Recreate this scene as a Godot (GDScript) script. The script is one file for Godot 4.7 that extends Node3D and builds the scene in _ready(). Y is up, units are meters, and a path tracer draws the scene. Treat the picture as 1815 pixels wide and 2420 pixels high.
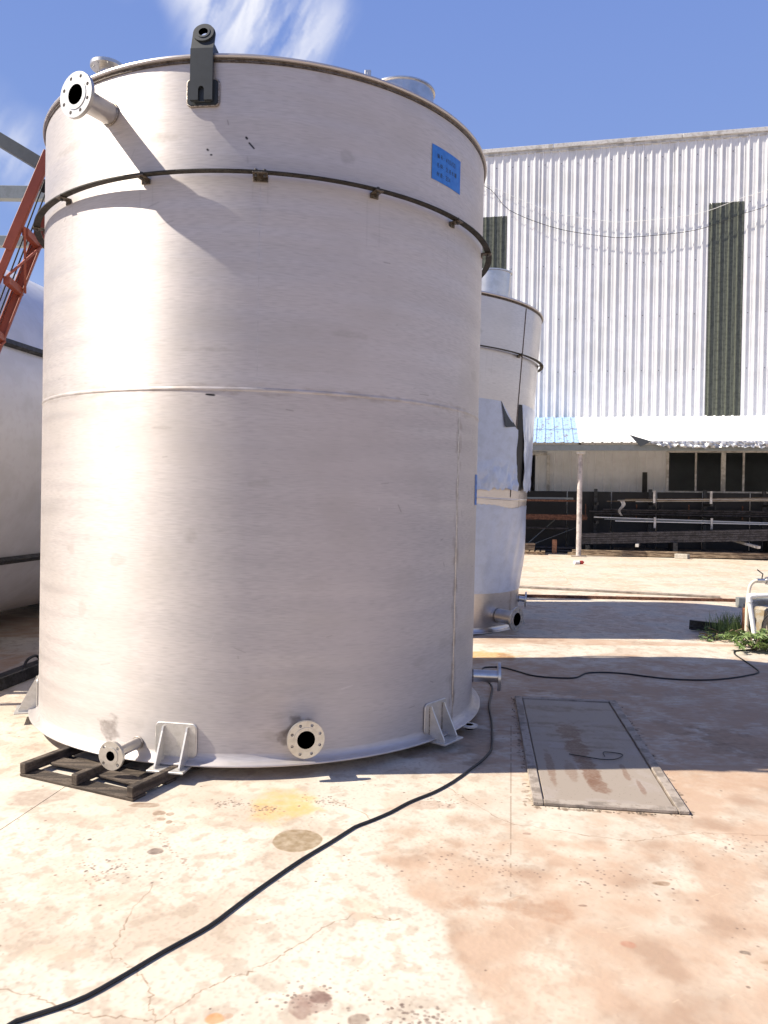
extends Node3D

var M := {}
var used := {}
var cache := {}
var rng := RandomNumberGenerator.new()

# ---------------------------------------------------------------- naming and adding
func numbered(n: String) -> String:
	if not used.has(n):
		used[n] = 0
		return n
	used[n] += 1
	return "%s_%03d" % [n, used[n]]

func thing(called: String, label: String, category: String, at := Vector3.ZERO, turn := 0.0, group := "") -> Node3D:
	var o := Node3D.new()
	o.name = numbered(called)
	add_child(o)
	o.position = at
	o.rotation.y = turn
	o.set_meta("label", label)
	o.set_meta("category", category)
	if group != "":
		o.set_meta("group", group)
	return o

func P(parent: Node, called: String, mesh: Mesh, m: Material, at := Vector3.ZERO, rot := Vector3.ZERO) -> MeshInstance3D:
	var o := MeshInstance3D.new()
	o.mesh = mesh
	o.material_override = m
	if parent == self:
		o.name = numbered(called)
		add_child(o)
	else:
		o.name = called
		parent.add_child(o, true)
	o.position = at
	o.rotation = rot
	return o

func tag(o: Node, label: String, category: String, group := "") -> void:
	o.set_meta("label", label)
	o.set_meta("category", category)
	if group != "":
		o.set_meta("group", group)

# ---------------------------------------------------------------- mesh helpers
func face(st: SurfaceTool, pts: Array, out: Vector3, uvs := []) -> void:
	# flat convex polygon, turned so that it faces "out"
	var n: Vector3 = (pts[1] - pts[0]).cross(pts[2] - pts[0])
	if n.length() < 1e-12:
		return
	n = n.normalized()
	var flip := n.dot(out) < 0.0
	if flip:
		n = -n
	for k in range(1, pts.size() - 1):
		var ids := [0, k, k + 1] if flip else [0, k + 1, k]
		for i in ids:
			st.set_normal(n)
			st.set_uv(uvs[i] if uvs.size() > i else Vector2(pts[i].x + pts[i].y * 0.31, pts[i].z + pts[i].y))
			st.add_vertex(pts[i])

func begin() -> SurfaceTool:
	var st := SurfaceTool.new()
	st.begin(Mesh.PRIMITIVE_TRIANGLES)
	return st

func box_into(st: SurfaceTool, c: Vector3, s: Vector3, b := 0.003, basis := Basis.IDENTITY) -> void:
	var h := s * 0.5
	b = minf(b, minf(h.x, minf(h.y, h.z)) * 0.6)
	var corner := func(sx: float, sy: float, sz: float, ax: int) -> Vector3:
		var v := Vector3(sx * (h.x - b), sy * (h.y - b), sz * (h.z - b))
		if ax == 0: v.x = sx * h.x
		if ax == 1: v.y = sy * h.y
		if ax == 2: v.z = sz * h.z
		return v
	var put := func(pts: Array) -> void:
		var m := Vector3.ZERO
		for p in pts: m += p
		var q := []
		for p in pts: q.append(c + basis * p)
		face(st, q, basis * m)
	for s1 in [-1.0, 1.0]:
		put.call([corner.call(s1, -1, -1, 0), corner.call(s1, 1, -1, 0), corner.call(s1, 1, 1, 0), corner.call(s1, -1, 1, 0)])
		put.call([corner.call(-1, s1, -1, 1), corner.call(1, s1, -1, 1), corner.call(1, s1, 1, 1), corner.call(-1, s1, 1, 1)])
		put.call([corner.call(-1, -1, s1, 2), corner.call(1, -1, s1, 2), corner.call(1, 1, s1, 2), corner.call(-1, 1, s1, 2)])
		for s2 in [-1.0, 1.0]:
			put.call([corner.call(s1, s2, -1, 0), corner.call(s1, s2, 1, 0), corner.call(s1, s2, 1, 1), corner.call(s1, s2, -1, 1)])
			put.call([corner.call(s1, -1, s2, 0), corner.call(s1, 1, s2, 0), corner.call(s1, 1, s2, 2), corner.call(s1, -1, s2, 2)])
			put.call([corner.call(-1, s1, s2, 1), corner.call(1, s1, s2, 1), corner.call(1, s1, s2, 2), corner.call(-1, s1, s2, 2)])
			for s3 in [-1.0, 1.0]:
				put.call([corner.call(s1, s2, s3, 0), corner.call(s1, s2, s3, 1), corner.call(s1, s2, s3, 2)])

func bx(s: Vector3, b := 0.003) -> ArrayMesh:
	var key := "b%s%s" % [s, b]
	if not cache.has(key):
		var st := begin()
		box_into(st, Vector3.ZERO, s, b)
		cache[key] = st.commit()
	return cache[key]

func bar(a: Vector3, b: Vector3, w: float, h: float) -> Array:
	# a beveled bar from a to b: [mesh, transform]
	var d := b - a
	var z := d.normalized()
	var x := Vector3.UP.cross(z)
	if x.length() < 0.05:
		x = Vector3.RIGHT
	x = x.normalized()
	var y := z.cross(x)
	return [bx(Vector3(w, h, d.length()), 0.004), Transform3D(Basis(x, y, z), (a + b) * 0.5)]

func B(parent: Node, called: String, a: Vector3, b: Vector3, w: float, h: float, m: Material) -> MeshInstance3D:
	var r := bar(a, b, w, h)
	var o := P(parent, called, r[0], m)
	o.transform = r[1]
	return o

func lathe(prof: Array, segs := 96, smooth := false, a0 := 0.0, a1 := TAU, vscale := 1.0) -> ArrayMesh:
	# profile of (radius, height), listed so that the outside is on the right hand when going up
	var st := begin()
	var norms := []
	for k in prof.size() - 1:
		var d: Vector2 = prof[k + 1] - prof[k]
		norms.append(Vector2(d.y, -d.x).normalized())
	for k in prof.size() - 1:
		var p: Vector2 = prof[k]
		var q: Vector2 = prof[k + 1]
		var n0: Vector2 = norms[k]
		var n1: Vector2 = norms[k]
		if smooth:
			if k > 0: n0 = (norms[k - 1] + norms[k]).normalized()
			if k < norms.size() - 1: n1 = (norms[k] + norms[k + 1]).normalized()
		for i in segs:
			var t0 := a0 + (a1 - a0) * i / segs
			var t1 := a0 + (a1 - a0) * (i + 1) / segs
			var v := [[p, n0, t0], [q, n1, t0], [q, n1, t1], [p, n0, t1]]
			for id in [0, 1, 2, 0, 2, 3]:
				var e: Array = v[id]
				var pr: Vector2 = e[0]
				var nn: Vector2 = e[1]
				st.set_normal(Vector3(nn.x * sin(e[2]), nn.y, nn.x * cos(e[2])))
				st.set_uv(Vector2((e[2] + PI) / TAU, 1.0 - pr.y * vscale))
				st.add_vertex(Vector3(pr.x * sin(e[2]), pr.y, pr.x * cos(e[2])))
	return st.commit()

func pierced(R: float, h0: float, h1: float, vscale: float, holes: Array) -> ArrayMesh:
	# a cylinder wall with round openings; holes: [theta, height, radius]
	var st := begin()
	var add := func(th: float, h: float) -> void:
		st.set_normal(Vector3(sin(th), 0, cos(th)))
		st.set_uv(Vector2((th + PI) / TAU, 1.0 - h * vscale))
		st.add_vertex(Vector3(R * sin(th), h, R * cos(th)))
	var cols := []
	for k in 193: cols.append(-PI + TAU * k / 192.0)
	var rows := [h0, h1]
	var wins := []
	for e in holes:
		var t: float = deg_to_rad(e[0])
		var w: float = e[2] * 1.12
		wins.append([t - w / R, t + w / R, maxf(e[1] - w, h0), minf(e[1] + w, h1), t, e[1], e[2]])
		for v in [t - w / R, t + w / R]: cols.append(v)
		for v in [maxf(e[1] - w, h0), minf(e[1] + w, h1)]: rows.append(v)
	cols.sort()
	rows.sort()
	for i in cols.size() - 1:
		for j in rows.size() - 1:
			if cols[i + 1] - cols[i] < 1e-6 or rows[j + 1] - rows[j] < 1e-6: continue
			var tm: float = (cols[i] + cols[i + 1]) * 0.5
			var hm: float = (rows[j] + rows[j + 1]) * 0.5
			var skip := false
			for w in wins:
				if tm > w[0] and tm < w[1] and hm > w[2] and hm < w[3]: skip = true
			if skip: continue
			for e in [[i, j], [i, j + 1], [i + 1, j + 1], [i, j], [i + 1, j + 1], [i + 1, j]]:
				add.call(cols[e[0]], rows[e[1]])
	for w in wins:
		var inner := []
		var outer := []
		for k in 41:
			var a := TAU * k / 40.0
			var c := Vector2(sin(a), cos(a))
			inner.append(Vector2(w[4] + c.x * w[6] / R, w[5] + c.y * w[6]))
			# the point of the window's edge in that direction
			var half := Vector2((w[1] - w[0]) * 0.5 * R, (w[3] - w[5]) if c.y > 0 else (w[5] - w[2]))
			var q := 1.0 / maxf(absf(c.x) / half.x, absf(c.y) / half.y)
			outer.append(Vector2(w[4] + c.x * q / R, w[5] + c.y * q))
		for k in 40:
			for e in [inner[k], outer[k], outer[k + 1], inner[k], outer[k + 1], inner[k + 1]]:
				add.call(e.x, e.y)
	return st.commit()

func tube(pts: Array, r: float, sides := 8, caps := true) -> ArrayMesh:
	var st := begin()
	var rings := []
	var prev := Vector3.ZERO
	for i in pts.size():
		var d: Vector3 = (pts[mini(i + 1, pts.size() - 1)] - pts[maxi(i - 1, 0)]).normalized()
		var x := prev
		if i == 0:
			x = d.cross(Vector3.UP if absf(d.y) < 0.9 else Vector3.RIGHT).normalized()
		x = (x - d * x.dot(d)).normalized()
		prev = x
		var y := d.cross(x)
		var ring := []
		for k in sides:
			var a := TAU * k / sides
			ring.append([pts[i] + (x * cos(a) + y * sin(a)) * r, x * cos(a) + y * sin(a)])
		rings.append(ring)
	for i in rings.size() - 1:
		for k in sides:
			var a: Array = rings[i][k]
			var b: Array = rings[i][(k + 1) % sides]
			var c: Array = rings[i + 1][(k + 1) % sides]
			var d2: Array = rings[i + 1][k]
			for e in [a, c, b, a, d2, c]:
				st.set_normal(e[1])
				st.set_uv(Vector2(e[0].x + e[0].z, e[0].y))
				st.add_vertex(e[0])
	if caps:
		for s in [0, rings.size() - 1]:
			var poly := []
			for e in rings[s]: poly.append(e[0])
			var o: Vector3 = pts[s] - pts[1 if s == 0 else s - 1]
			face(st, poly, o)
	return st.commit()

func curve(pts: Array, step := 0.06) -> Array:
	var c := Curve3D.new()
	for i in pts.size():
		var t: Vector3 = (pts[mini(i + 1, pts.size() - 1)] - pts[maxi(i - 1, 0)]) * 0.16
		c.add_point(pts[i], -t, t)
	var n := int(c.get_baked_length() / step) + 2
	var out := []
	for i in n:
		out.append(c.sample_baked(c.get_baked_length() * i / (n - 1), true))
	return out

func prism(poly: PackedVector2Array, z0: float, z1: float) -> ArrayMesh:
	var st := begin()
	var tri := Geometry2D.triangulate_polygon(poly)
	for k in range(0, tri.size(), 3):
		var f := []
		var g := []
		for i in 3:
			f.append(Vector3(poly[tri[k + i]].x, poly[tri[k + i]].y, z1))
			g.append(Vector3(poly[tri[k + i]].x, poly[tri[k + i]].y, z0))
		face(st, f, Vector3(0, 0, 1))
		face(st, g, Vector3(0, 0, -1))
	var cw := Geometry2D.is_polygon_clockwise(poly)
	for i in poly.size():
		var a := poly[i]
		var b := poly[(i + 1) % poly.size()]
		var d := b - a
		var n := Vector3(-d.y, d.x, 0) if cw else Vector3(d.y, -d.x, 0)
		face(st, [Vector3(a.x, a.y, z0), Vector3(b.x, b.y, z0), Vector3(b.x, b.y, z1), Vector3(a.x, a.y, z1)], n)
	return st.commit()

func round_rect(w: float, h: float, r: float) -> PackedVector2Array:
	var out := PackedVector2Array()
	for c in [[w / 2 - r, h / 2 - r, 0.0], [-w / 2 + r, h / 2 - r, 90.0], [-w / 2 + r, -h / 2 + r, 180.0], [w / 2 - r, -h / 2 + r, 270.0]]:
		for k in 5:
			var a := deg_to_rad(c[2] + 22.5 * k)
			out.append(Vector2(c[0] + r * cos(a), c[1] + r * sin(a)))
	return out

func flange(od: float, id: float, t: float, holes: int, pcd: float, hd: float) -> ArrayMesh:
	# a pipe flange with bored bolt holes, its face at z = t, facing +z
	var key := "f%s %s %s %s" % [od, id, t, holes]
	if cache.has(key):
		return cache[key]
	var st := begin()
	var ro := od / 2
	var ri := id / 2
	var rp := pcd / 2
	var rh := hd / 2
	var at := func(r: float, a: float) -> Vector2: return Vector2(r * cos(a), r * sin(a))
	for h in holes:
		var c := TAU * (h + 0.5) / holes
		var e := TAU / holes / 2
		for side in [-1.0, 1.0]:
			var poly := PackedVector2Array()
			for k in 7: poly.append(at.call(ri, c + side * e * (1.0 - k / 6.0)))
			# up the radial line to the hole, round half of it, on to the rim
			var centre: Vector2 = at.call(rp, c)
			for k in 7:
				var a: float = c + PI - side * PI * k / 6.0
				poly.append(centre + Vector2(cos(a), sin(a)) * rh)
			for k in 7: poly.append(at.call(ro, c + side * e * k / 6.0))
			var tri := Geometry2D.triangulate_polygon(poly)
			for k in range(0, tri.size(), 3):
				var f := []
				var g := []
				for i in 3:
					var p := poly[tri[k + i]]
					f.append(Vector3(p.x, p.y, t))
					g.append(Vector3(p.x, p.y, 0))
				face(st, f, Vector3(0, 0, 1))
				face(st, g, Vector3(0, 0, -1))
			for k in 6:
				var p0 := poly[7 + k]
				var p1 := poly[8 + k]
				face(st, [Vector3(p0.x, p0.y, 0), Vector3(p1.x, p1.y, 0), Vector3(p1.x, p1.y, t), Vector3(p0.x, p0.y, t)], Vector3(centre.x - p0.x, centre.y - p0.y, 0))
	var cyl := func(r: float, z0: float, z1: float, s: float) -> void:
		for k in 48:
			var a0 := TAU * k / 48.0
			var a1 := TAU * (k + 1) / 48.0
			var v := []
			for e in [[a0, z0], [a1, z0], [a1, z1], [a0, z1]]:
				v.append([Vector3(r * cos(e[0]), r * sin(e[0]), e[1]), Vector3(cos(e[0]), sin(e[0]), 0) * s])
			for i in [0, 2, 1, 0, 3, 2]:
				st.set_normal(v[i][1])
				st.set_uv(Vector2.ZERO)
				st.add_vertex(v[i][0])
	cyl.call(ro, 0.0, t, 1.0)
	cyl.call(ri, -0.02, t + 0.003, -1.0)
	# the raised face
	var rf := ri + (rp - rh - ri) * 0.75
	cyl.call(rf, t, t + 0.003, 1.0)
	for k in 48:
		var a0 := TAU * k / 48.0
		var a1 := TAU * (k + 1) / 48.0
		face(st, [Vector3(ri * cos(a0), ri * sin(a0), t + 0.003), Vector3(rf * cos(a0), rf * sin(a0), t + 0.003), Vector3(rf * cos(a1), rf * sin(a1), t + 0.003), Vector3(ri * cos(a1), ri * sin(a1), t + 0.003)], Vector3(0, 0, 1))
	cache[key] = st.commit()
	return cache[key]

func zpipe(ro: float, ri: float, z0: float, z1: float) -> ArrayMesh:
	# an open pipe along z with a wall, closed at z0 by a dark disc far inside
	var st := begin()
	for k in 40:
		var a0 := TAU * k / 40.0
		var a1 := TAU * (k + 1) / 40.0
		for e in [[ro, 1.0], [ri, -1.0]]:
			var v := []
			for q in [[a0, z0], [a1, z0], [a1, z1], [a0, z1]]:
				v.append([Vector3(e[0] * cos(q[0]), e[0] * sin(q[0]), q[1]), Vector3(cos(q[0]), sin(q[0]), 0) * e[1]])
			for i in [0, 2, 1, 0, 3, 2]:
				st.set_normal(v[i][1])
				st.set_uv(Vector2(k / 40.0, v[i][0].z))
				st.add_vertex(v[i][0])
	for z in [z0, z1]:
		for k in 40:
			var a0 := TAU * k / 40.0
			var a1 := TAU * (k + 1) / 40.0
			face(st, [Vector3(ri * cos(a0), ri * sin(a0), z), Vector3(ro * cos(a0), ro * sin(a0), z), Vector3(ro * cos(a1), ro * sin(a1), z), Vector3(ri * cos(a1), ri * sin(a1), z)], Vector3(0, 0, 1 if z == z1 else -1))
	return st.commit()

func zring(r: float, tr: float, z: float) -> ArrayMesh:
	# a weld bead: a small torus round the z axis
	var pts := []
	for k in 41:
		var a := TAU * k / 40.0
		pts.append(Vector3(r * cos(a), r * sin(a), z))
	return tube(pts, tr, 6, false)

func sheet(nu: int, nv: int, f: Callable, thick := 0.0) -> ArrayMesh:
	# a smooth sheet through f(u, v), u and v from 0 to 1
	var st := begin()
	st.set_smooth_group(0)
	var p := []
	for i in nu + 1:
		var row := []
		for j in nv + 1:
			row.append(f.call(float(i) / nu, float(j) / nv))
		p.append(row)
	for i in nu:
		for j in nv:
			for e in [[i, j], [i + 1, j], [i + 1, j + 1], [i, j], [i + 1, j + 1], [i, j + 1]]:
				st.set_uv(Vector2(float(e[0]) / nu, float(e[1]) / nv))
				st.add_vertex(p[e[0]][e[1]])
	st.generate_normals()
	return st.commit()

func pol(th: float, r: float, h: float) -> Vector3:
	var t := deg_to_rad(th)
	return Vector3(r * sin(t), h, r * cos(t))

# ---------------------------------------------------------------- materials
func noise_bytes(seed_: int, freq: float, w: int, h: int, octaves := 4, to_w := 0, to_h := 0) -> PackedByteArray:
	var n := FastNoiseLite.new()
	n.seed = seed_
	n.noise_type = FastNoiseLite.TYPE_SIMPLEX_SMOOTH
	n.frequency = freq
	n.fractal_octaves = octaves
	var im := n.get_seamless_image(w, h, false, false, 0.15)
	im.convert(Image.FORMAT_L8)
	if to_w > 0:
		im.resize(to_w, to_h, Image.INTERPOLATE_CUBIC)
	return im.get_data()

func mix_image(w: int, h: int, layers: Array, base: Color) -> Image:
	# layers: [bytes, colour, low, high, strength]; every layer shows where its noise is above low
	var data := PackedByteArray()
	data.resize(w * h * 3)
	var luts := []
	for l in layers:
		var lut := PackedFloat32Array()
		for v in 256:
			lut.append(smoothstep(l[2], l[3], v / 255.0) * l[4])
		luts.append(lut)
	var nb := layers.size()
	var br := base.r * 255.0
	var bg := base.g * 255.0
	var bb2 := base.b * 255.0
	var arrs := []
	for l in layers:
		arrs.append(l[0])
	for i in w * h:
		var r := br
		var g := bg
		var b := bb2
		for k in nb:
			var a: float = luts[k][arrs[k][i]]
			if a != 0.0:
				var c: Color = layers[k][1]
				r += (c.r * 255.0 - r) * a
				g += (c.g * 255.0 - g) * a
				b += (c.b * 255.0 - b) * a
		data[i * 3] = int(r)
		data[i * 3 + 1] = int(g)
		data[i * 3 + 2] = int(b)
	return Image.create_from_data(w, h, false, Image.FORMAT_RGB8, data)

func dab(im: Image, x: float, y: float, r: float, c: Color, a: float) -> void:
	for j in range(int(y - r), int(y + r) + 2):
		for i in range(int(x - r), int(x + r) + 2):
			if i < 0 or j < 0 or i >= im.get_width() or j >= im.get_height():
				continue
			var k := clampf(r + 0.5 - Vector2(i - x, j - y).length(), 0, 1) * a
			if k > 0:
				im.set_pixel(i, j, im.get_pixel(i, j).lerp(c, k))

func line(im: Image, p: Vector2, q: Vector2, r: float, c: Color, a: float) -> void:
	var n := int(p.distance_to(q) / maxf(r * 0.6, 0.5)) + 1
	for k in n + 1:
		var s := p.lerp(q, float(k) / n)
		dab(im, s.x, s.y, r, c, a)

func patch(im: Image, x: float, y: float, rx: float, ry: float, c: Color, a: float, rough: float, nz: FastNoiseLite, edge := 0.12, turn := 0.0) -> void:
	# a stain with a ragged outline and a mottled inside
	var rr := maxf(rx, ry) * 1.5
	for j in range(int(y - rr), int(y + rr)):
		for i in range(int(x - rr), int(x + rr)):
			if i < 0 or j < 0 or i >= im.get_width() or j >= im.get_height():
				continue
			var v := Vector2(i - x, j - y).rotated(turn)
			var d := sqrt(v.x * v.x / rx / rx + v.y * v.y / ry / ry) + rough * nz.get_noise_2d(i * 1.6, j * 1.6)
			var k := 1.0 - smoothstep(1.0 - edge, 1.0, d)
			if k > 0:
				k *= a * (0.8 + 0.5 * nz.get_noise_2d(i * 5.0 + 900, j * 5.0))
				im.set_pixel(i, j, im.get_pixel(i, j).lerp(c, clampf(k, 0, 1)))

func tex(im: Image) -> ImageTexture:
	im.generate_mipmaps()
	return ImageTexture.create_from_image(im)

func bump(bytes: PackedByteArray, w: int, h: int, strength: float) -> ImageTexture:
	var im := Image.create_from_data(w, h, false, Image.FORMAT_L8, bytes)
	im.convert(Image.FORMAT_RGBA8)
	im.bump_map_to_normal_map(strength)
	return tex(im)

func mat(lin: Color, rough := 0.6, metal := 0.0) -> StandardMaterial3D:
	var m := StandardMaterial3D.new()
	m.albedo_color = lin.linear_to_srgb()
	m.roughness = rough
	m.metallic = metal
	return m

func tri(m: StandardMaterial3D, t: Texture2D, scale: float, normal: Texture2D = null, nscale := 0.5) -> StandardMaterial3D:
	m.uv1_triplanar = true
	m.uv1_world_triplanar = true
	m.uv1_scale = Vector3.ONE * scale
	if t:
		m.albedo_texture = t
	if normal:
		m.normal_enabled = true
		m.normal_texture = normal
		m.normal_scale = nscale
	return m

func make_materials() -> void:
	var W := Color.WHITE
	var n1 := noise_bytes(3, 0.012, 512, 512, 5)
	var n2 := noise_bytes(7, 0.05, 512, 512, 4)
	var n3 := noise_bytes(11, 0.3, 512, 512, 2)
	var grain := bump(n3, 512, 512, 3.0)
	# mottled greys that multiply a colour
	var mottle := tex(mix_image(512, 512, [[n1, Color(0.72, 0.71, 0.70), 0.45, 0.75, 0.8], [n2, Color(0.82, 0.80, 0.78), 0.5, 0.8, 0.6]], W))
	var faint := tex(mix_image(512, 512, [[n1, Color(0.93, 0.93, 0.92), 0.45, 0.75, 0.8], [n2, Color(0.95, 0.94, 0.94), 0.5, 0.8, 0.6]], W))
	var worn := tex(mix_image(512, 512, [[n1, Color(0.55, 0.53, 0.52), 0.42, 0.7, 0.7], [n2, Color(0.45, 0.38, 0.33), 0.55, 0.68, 0.7], [n3, Color(0.7, 0.7, 0.7), 0.5, 0.8, 0.4]], W))
	var rust := tex(mix_image(512, 512, [[n1, Color(0.42, 0.25, 0.16), 0.45, 0.6, 0.85], [n2, Color(0.55, 0.36, 0.25), 0.5, 0.66, 0.7], [n3, Color(0.5, 0.5, 0.5), 0.5, 0.8, 0.3]], Color(0.62, 0.6, 0.58)))
	var streak := noise_bytes(21, 0.02, 64, 512, 4, 512, 512)
	var wood := tex(mix_image(512, 512, [[streak, Color(0.55, 0.52, 0.5), 0.4, 0.7, 0.9], [n2, Color(0.6, 0.56, 0.52), 0.5, 0.75, 0.6]], W))
	M.pipe = tri(mat(Color(0.62, 0.60, 0.58), 0.28, 1.0), faint, 1.3)
	M.flange = tri(mat(Color(0.58, 0.57, 0.55), 0.36, 0.95), faint, 3.0)
	M.weld = tri(mat(Color(0.50, 0.46, 0.42), 0.5, 0.9), worn, 5.0, grain, 0.8)
	M.lug = tri(mat(Color(0.026, 0.032, 0.038), 0.5, 0.15), faint, 2.2)
	M.ring = tri(mat(Color(0.042, 0.038, 0.030), 0.6, 0.35), worn, 1.6)
	M.clip = tri(mat(Color(0.20, 0.175, 0.145), 0.5, 0.7), worn, 3.0)
	M.bolt = mat(Color(0.09, 0.085, 0.08), 0.5, 0.6)
	M.bracket = tri(mat(Color(0.62, 0.60, 0.57), 0.45, 0.7), faint, 3.0)
	var prust := tex(mix_image(512, 512, [[n1, Color(0.60, 0.46, 0.36), 0.52, 0.60, 0.75], [n2, Color(0.78, 0.76, 0.74), 0.45, 0.75, 0.7], [n3, Color(0.7, 0.68, 0.66), 0.55, 0.8, 0.4]], Color(0.9, 0.92, 0.96)))
	var pim := Image.create(512, 1536, false, Image.FORMAT_RGB8)
	pim.fill(Color(0.69, 0.655, 0.62))
	var pn := FastNoiseLite.new()
	pn.seed = 61
	pn.frequency = 0.01
	pn.fractal_octaves = 5
	rng.seed = 61
	for k in 46: # broad rust stains across the far half
		patch(pim, rng.randf() * 512, rng.randf_range(120, 900), rng.randf_range(60, 170), rng.randf_range(14, 46), Color(0.53, 0.47, 0.41), rng.randf_range(0.2, 0.5), 0.8, pn, 0.7)
	for k in 30:
		patch(pim, rng.randf() * 512, rng.randf() * 1536, rng.randf_range(20, 90), rng.randf_range(20, 90), Color(0.74, 0.72, 0.72), rng.randf_range(0.2, 0.5), 0.8, pn, 0.7)
	for e in [[205, 620, 70, 170, 0.6], [215, 900, 62, 210, 0.75], [235, 1180, 48, 200, 0.75], [245, 1340, 50, 120, 0.65], [150, 1200, 30, 150, 0.35], [390, 1180, 16, 130, 0.5], [425, 1350, 14, 90, 0.5], [60, 1150, 22, 260, 0.5]]:
		patch(pim, e[0], e[1], e[2], e[3], Color(0.50, 0.37, 0.29), e[4], 0.45, pn, 0.35)
	for k in 900:
		dab(pim, rng.randf() * 512, rng.randf() * 1536, rng.randf_range(0.6, 2.6), Color(0.36, 0.29, 0.24), rng.randf_range(0.1, 0.5))
	M.plate = mat(Color(0.64, 0.60, 0.56), 0.6, 0.05)
	M.plate.albedo_texture = tex(pim)
	M.plate.uv1_scale = Vector3(1.0 / 0.66, 1.0 / 2.04, 1)
	M.plate.uv1_offset = Vector3(0.5, 0.5, 0)
	M.frame = tri(mat(Color(0.33, 0.285, 0.245), 0.7, 0.1), mottle, 0.9, grain, 0.4)
	M.wood_dark = tri(mat(Color(0.085, 0.064, 0.048), 0.85), wood, 1.7, grain, 0.6)
	M.wood_pale = tri(mat(Color(0.36, 0.27, 0.18), 0.8), wood, 1.4)
	M.section = tri(mat(Color(0.085, 0.08, 0.085), 0.5, 0.35), worn, 0.8)
	M.weld_bright = tri(mat(Color(0.6, 0.57, 0.54), 0.35, 1.0), mottle, 4.0)
	M.rust_weld = tri(mat(Color(0.20, 0.16, 0.13), 0.6, 0.4), worn, 2.0)
	M.weld_tint_shade = tri(mat(Color(0.17, 0.145, 0.125), 0.5, 0.7), worn, 2.5, grain, 0.6)  # weld tint with the shade under the rim mixed into the colour
	M.shade_panel = tri(mat(Color(0.024, 0.024, 0.026), 0.65, 0.2), faint, 1.0)  # near-black, stands in for deep shade behind the rack
	M.stay = tri(mat(Color(0.10, 0.112, 0.118), 0.5, 0.3), faint, 1.0)
	M.rubber = mat(Color(0.012, 0.012, 0.013), 0.55)
	M.red = tri(mat(Color(0.28, 0.066, 0.038), 0.55), faint, 1.2)
	M.grey_steel = tri(mat(Color(0.25, 0.27, 0.27), 0.5, 0.4), faint, 1.0)
	M.dark_steel = tri(mat(Color(0.055, 0.058, 0.062), 0.5, 0.4), worn, 1.0)
	M.rust_steel = tri(mat(Color(0.22, 0.10, 0.06), 0.75, 0.2), worn, 1.5)
	M.clad = tri(mat(Color(0.74, 0.745, 0.76), 0.5, 0.0), faint, 0.13)
	M.trim = tri(mat(Color(0.62, 0.60, 0.57), 0.5, 0.2), mottle, 0.4)
	M.skylight = tri(mat(Color(0.092, 0.102, 0.080), 0.4), mottle, 1.1)
	M.roof_white = tri(mat(Color(0.78, 0.78, 0.78), 0.5, 0.05), faint, 0.6)
	var peel := tex(mix_image(512, 512, [[n2, Color(0.85, 0.9, 0.97), 0.55, 0.7, 0.8], [n1, Color(0.40, 0.24, 0.20), 0.66, 0.70, 0.9]], Color(0.56, 0.72, 0.88)))
	M.roof_blue = tri(mat(Color(0.85, 0.85, 0.85), 0.5, 0.0), peel, 0.8)
	M.foil = tri(mat(Color(0.55, 0.56, 0.58), 0.35, 0.5), mottle, 2.0)
	M.post = tri(mat(Color(0.52, 0.47, 0.45), 0.6, 0.1), mottle, 0.7)
	M.film = tri(mat(Color(0.50, 0.55, 0.66), 0.28, 0.1), faint, 1.0)
	M.film_black = mat(Color(0.018, 0.020, 0.022), 0.45)
	M.black = mat(Color(0.02, 0.02, 0.02), 0.8)
	M.pvc = mat(Color(0.78, 0.77, 0.75), 0.35)
	M.hose = mat(Color(0.62, 0.55, 0.46), 0.5)
	M.orange = tri(mat(Color(0.45, 0.20, 0.10), 0.6), mottle, 2.0)
	var terr := tex(mix_image(512, 512, [[n3, Color(0.35, 0.33, 0.32), 0.52, 0.6, 0.9], [n1, Color(0.7, 0.6, 0.45), 0.5, 0.7, 0.6]], Color(0.92, 0.9, 0.86)))
	M.terrazzo = tri(mat(Color(0.55, 0.53, 0.49), 0.8), terr, 1.6)
	M.leaf = mat(Color(0.11, 0.165, 0.042), 0.5)
	M.leaf.backlight_enabled = true
	M.leaf.backlight = Color(0.10, 0.16, 0.03)
	M.leaf_dark = mat(Color(0.095, 0.150, 0.040), 0.55)
	M.leaf_dark.backlight_enabled = true
	M.leaf_dark.backlight = Color(0.08, 0.13, 0.03)
	M.stem = mat(Color(0.16, 0.12, 0.07), 0.8)
	M.cream_tank = tri(mat(Color(0.70, 0.70, 0.72), 0.38, 0.25), faint, 0.35)
	M.glass = mat(Color(0.03, 0.035, 0.035), 0.08)
	M.glass.transparency = BaseMaterial3D.TRANSPARENCY_ALPHA
	M.glass.albedo_color.a = 0.25
	M.glass.metallic_specular = 0.15
	M.can = mat(Color(0.45, 0.05, 0.04), 0.35, 0.3)
	M.concrete = tri(mat(Color(0.42, 0.39, 0.34), 0.85), mottle, 1.0, grain, 0.5)
	M.mud = tri(mat(Color(0.16, 0.13, 0.10), 0.9), worn, 2.5, grain, 1.0)
	make_shell_material()
	make_ground_materials(n1, n2, n3, grain)

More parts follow.
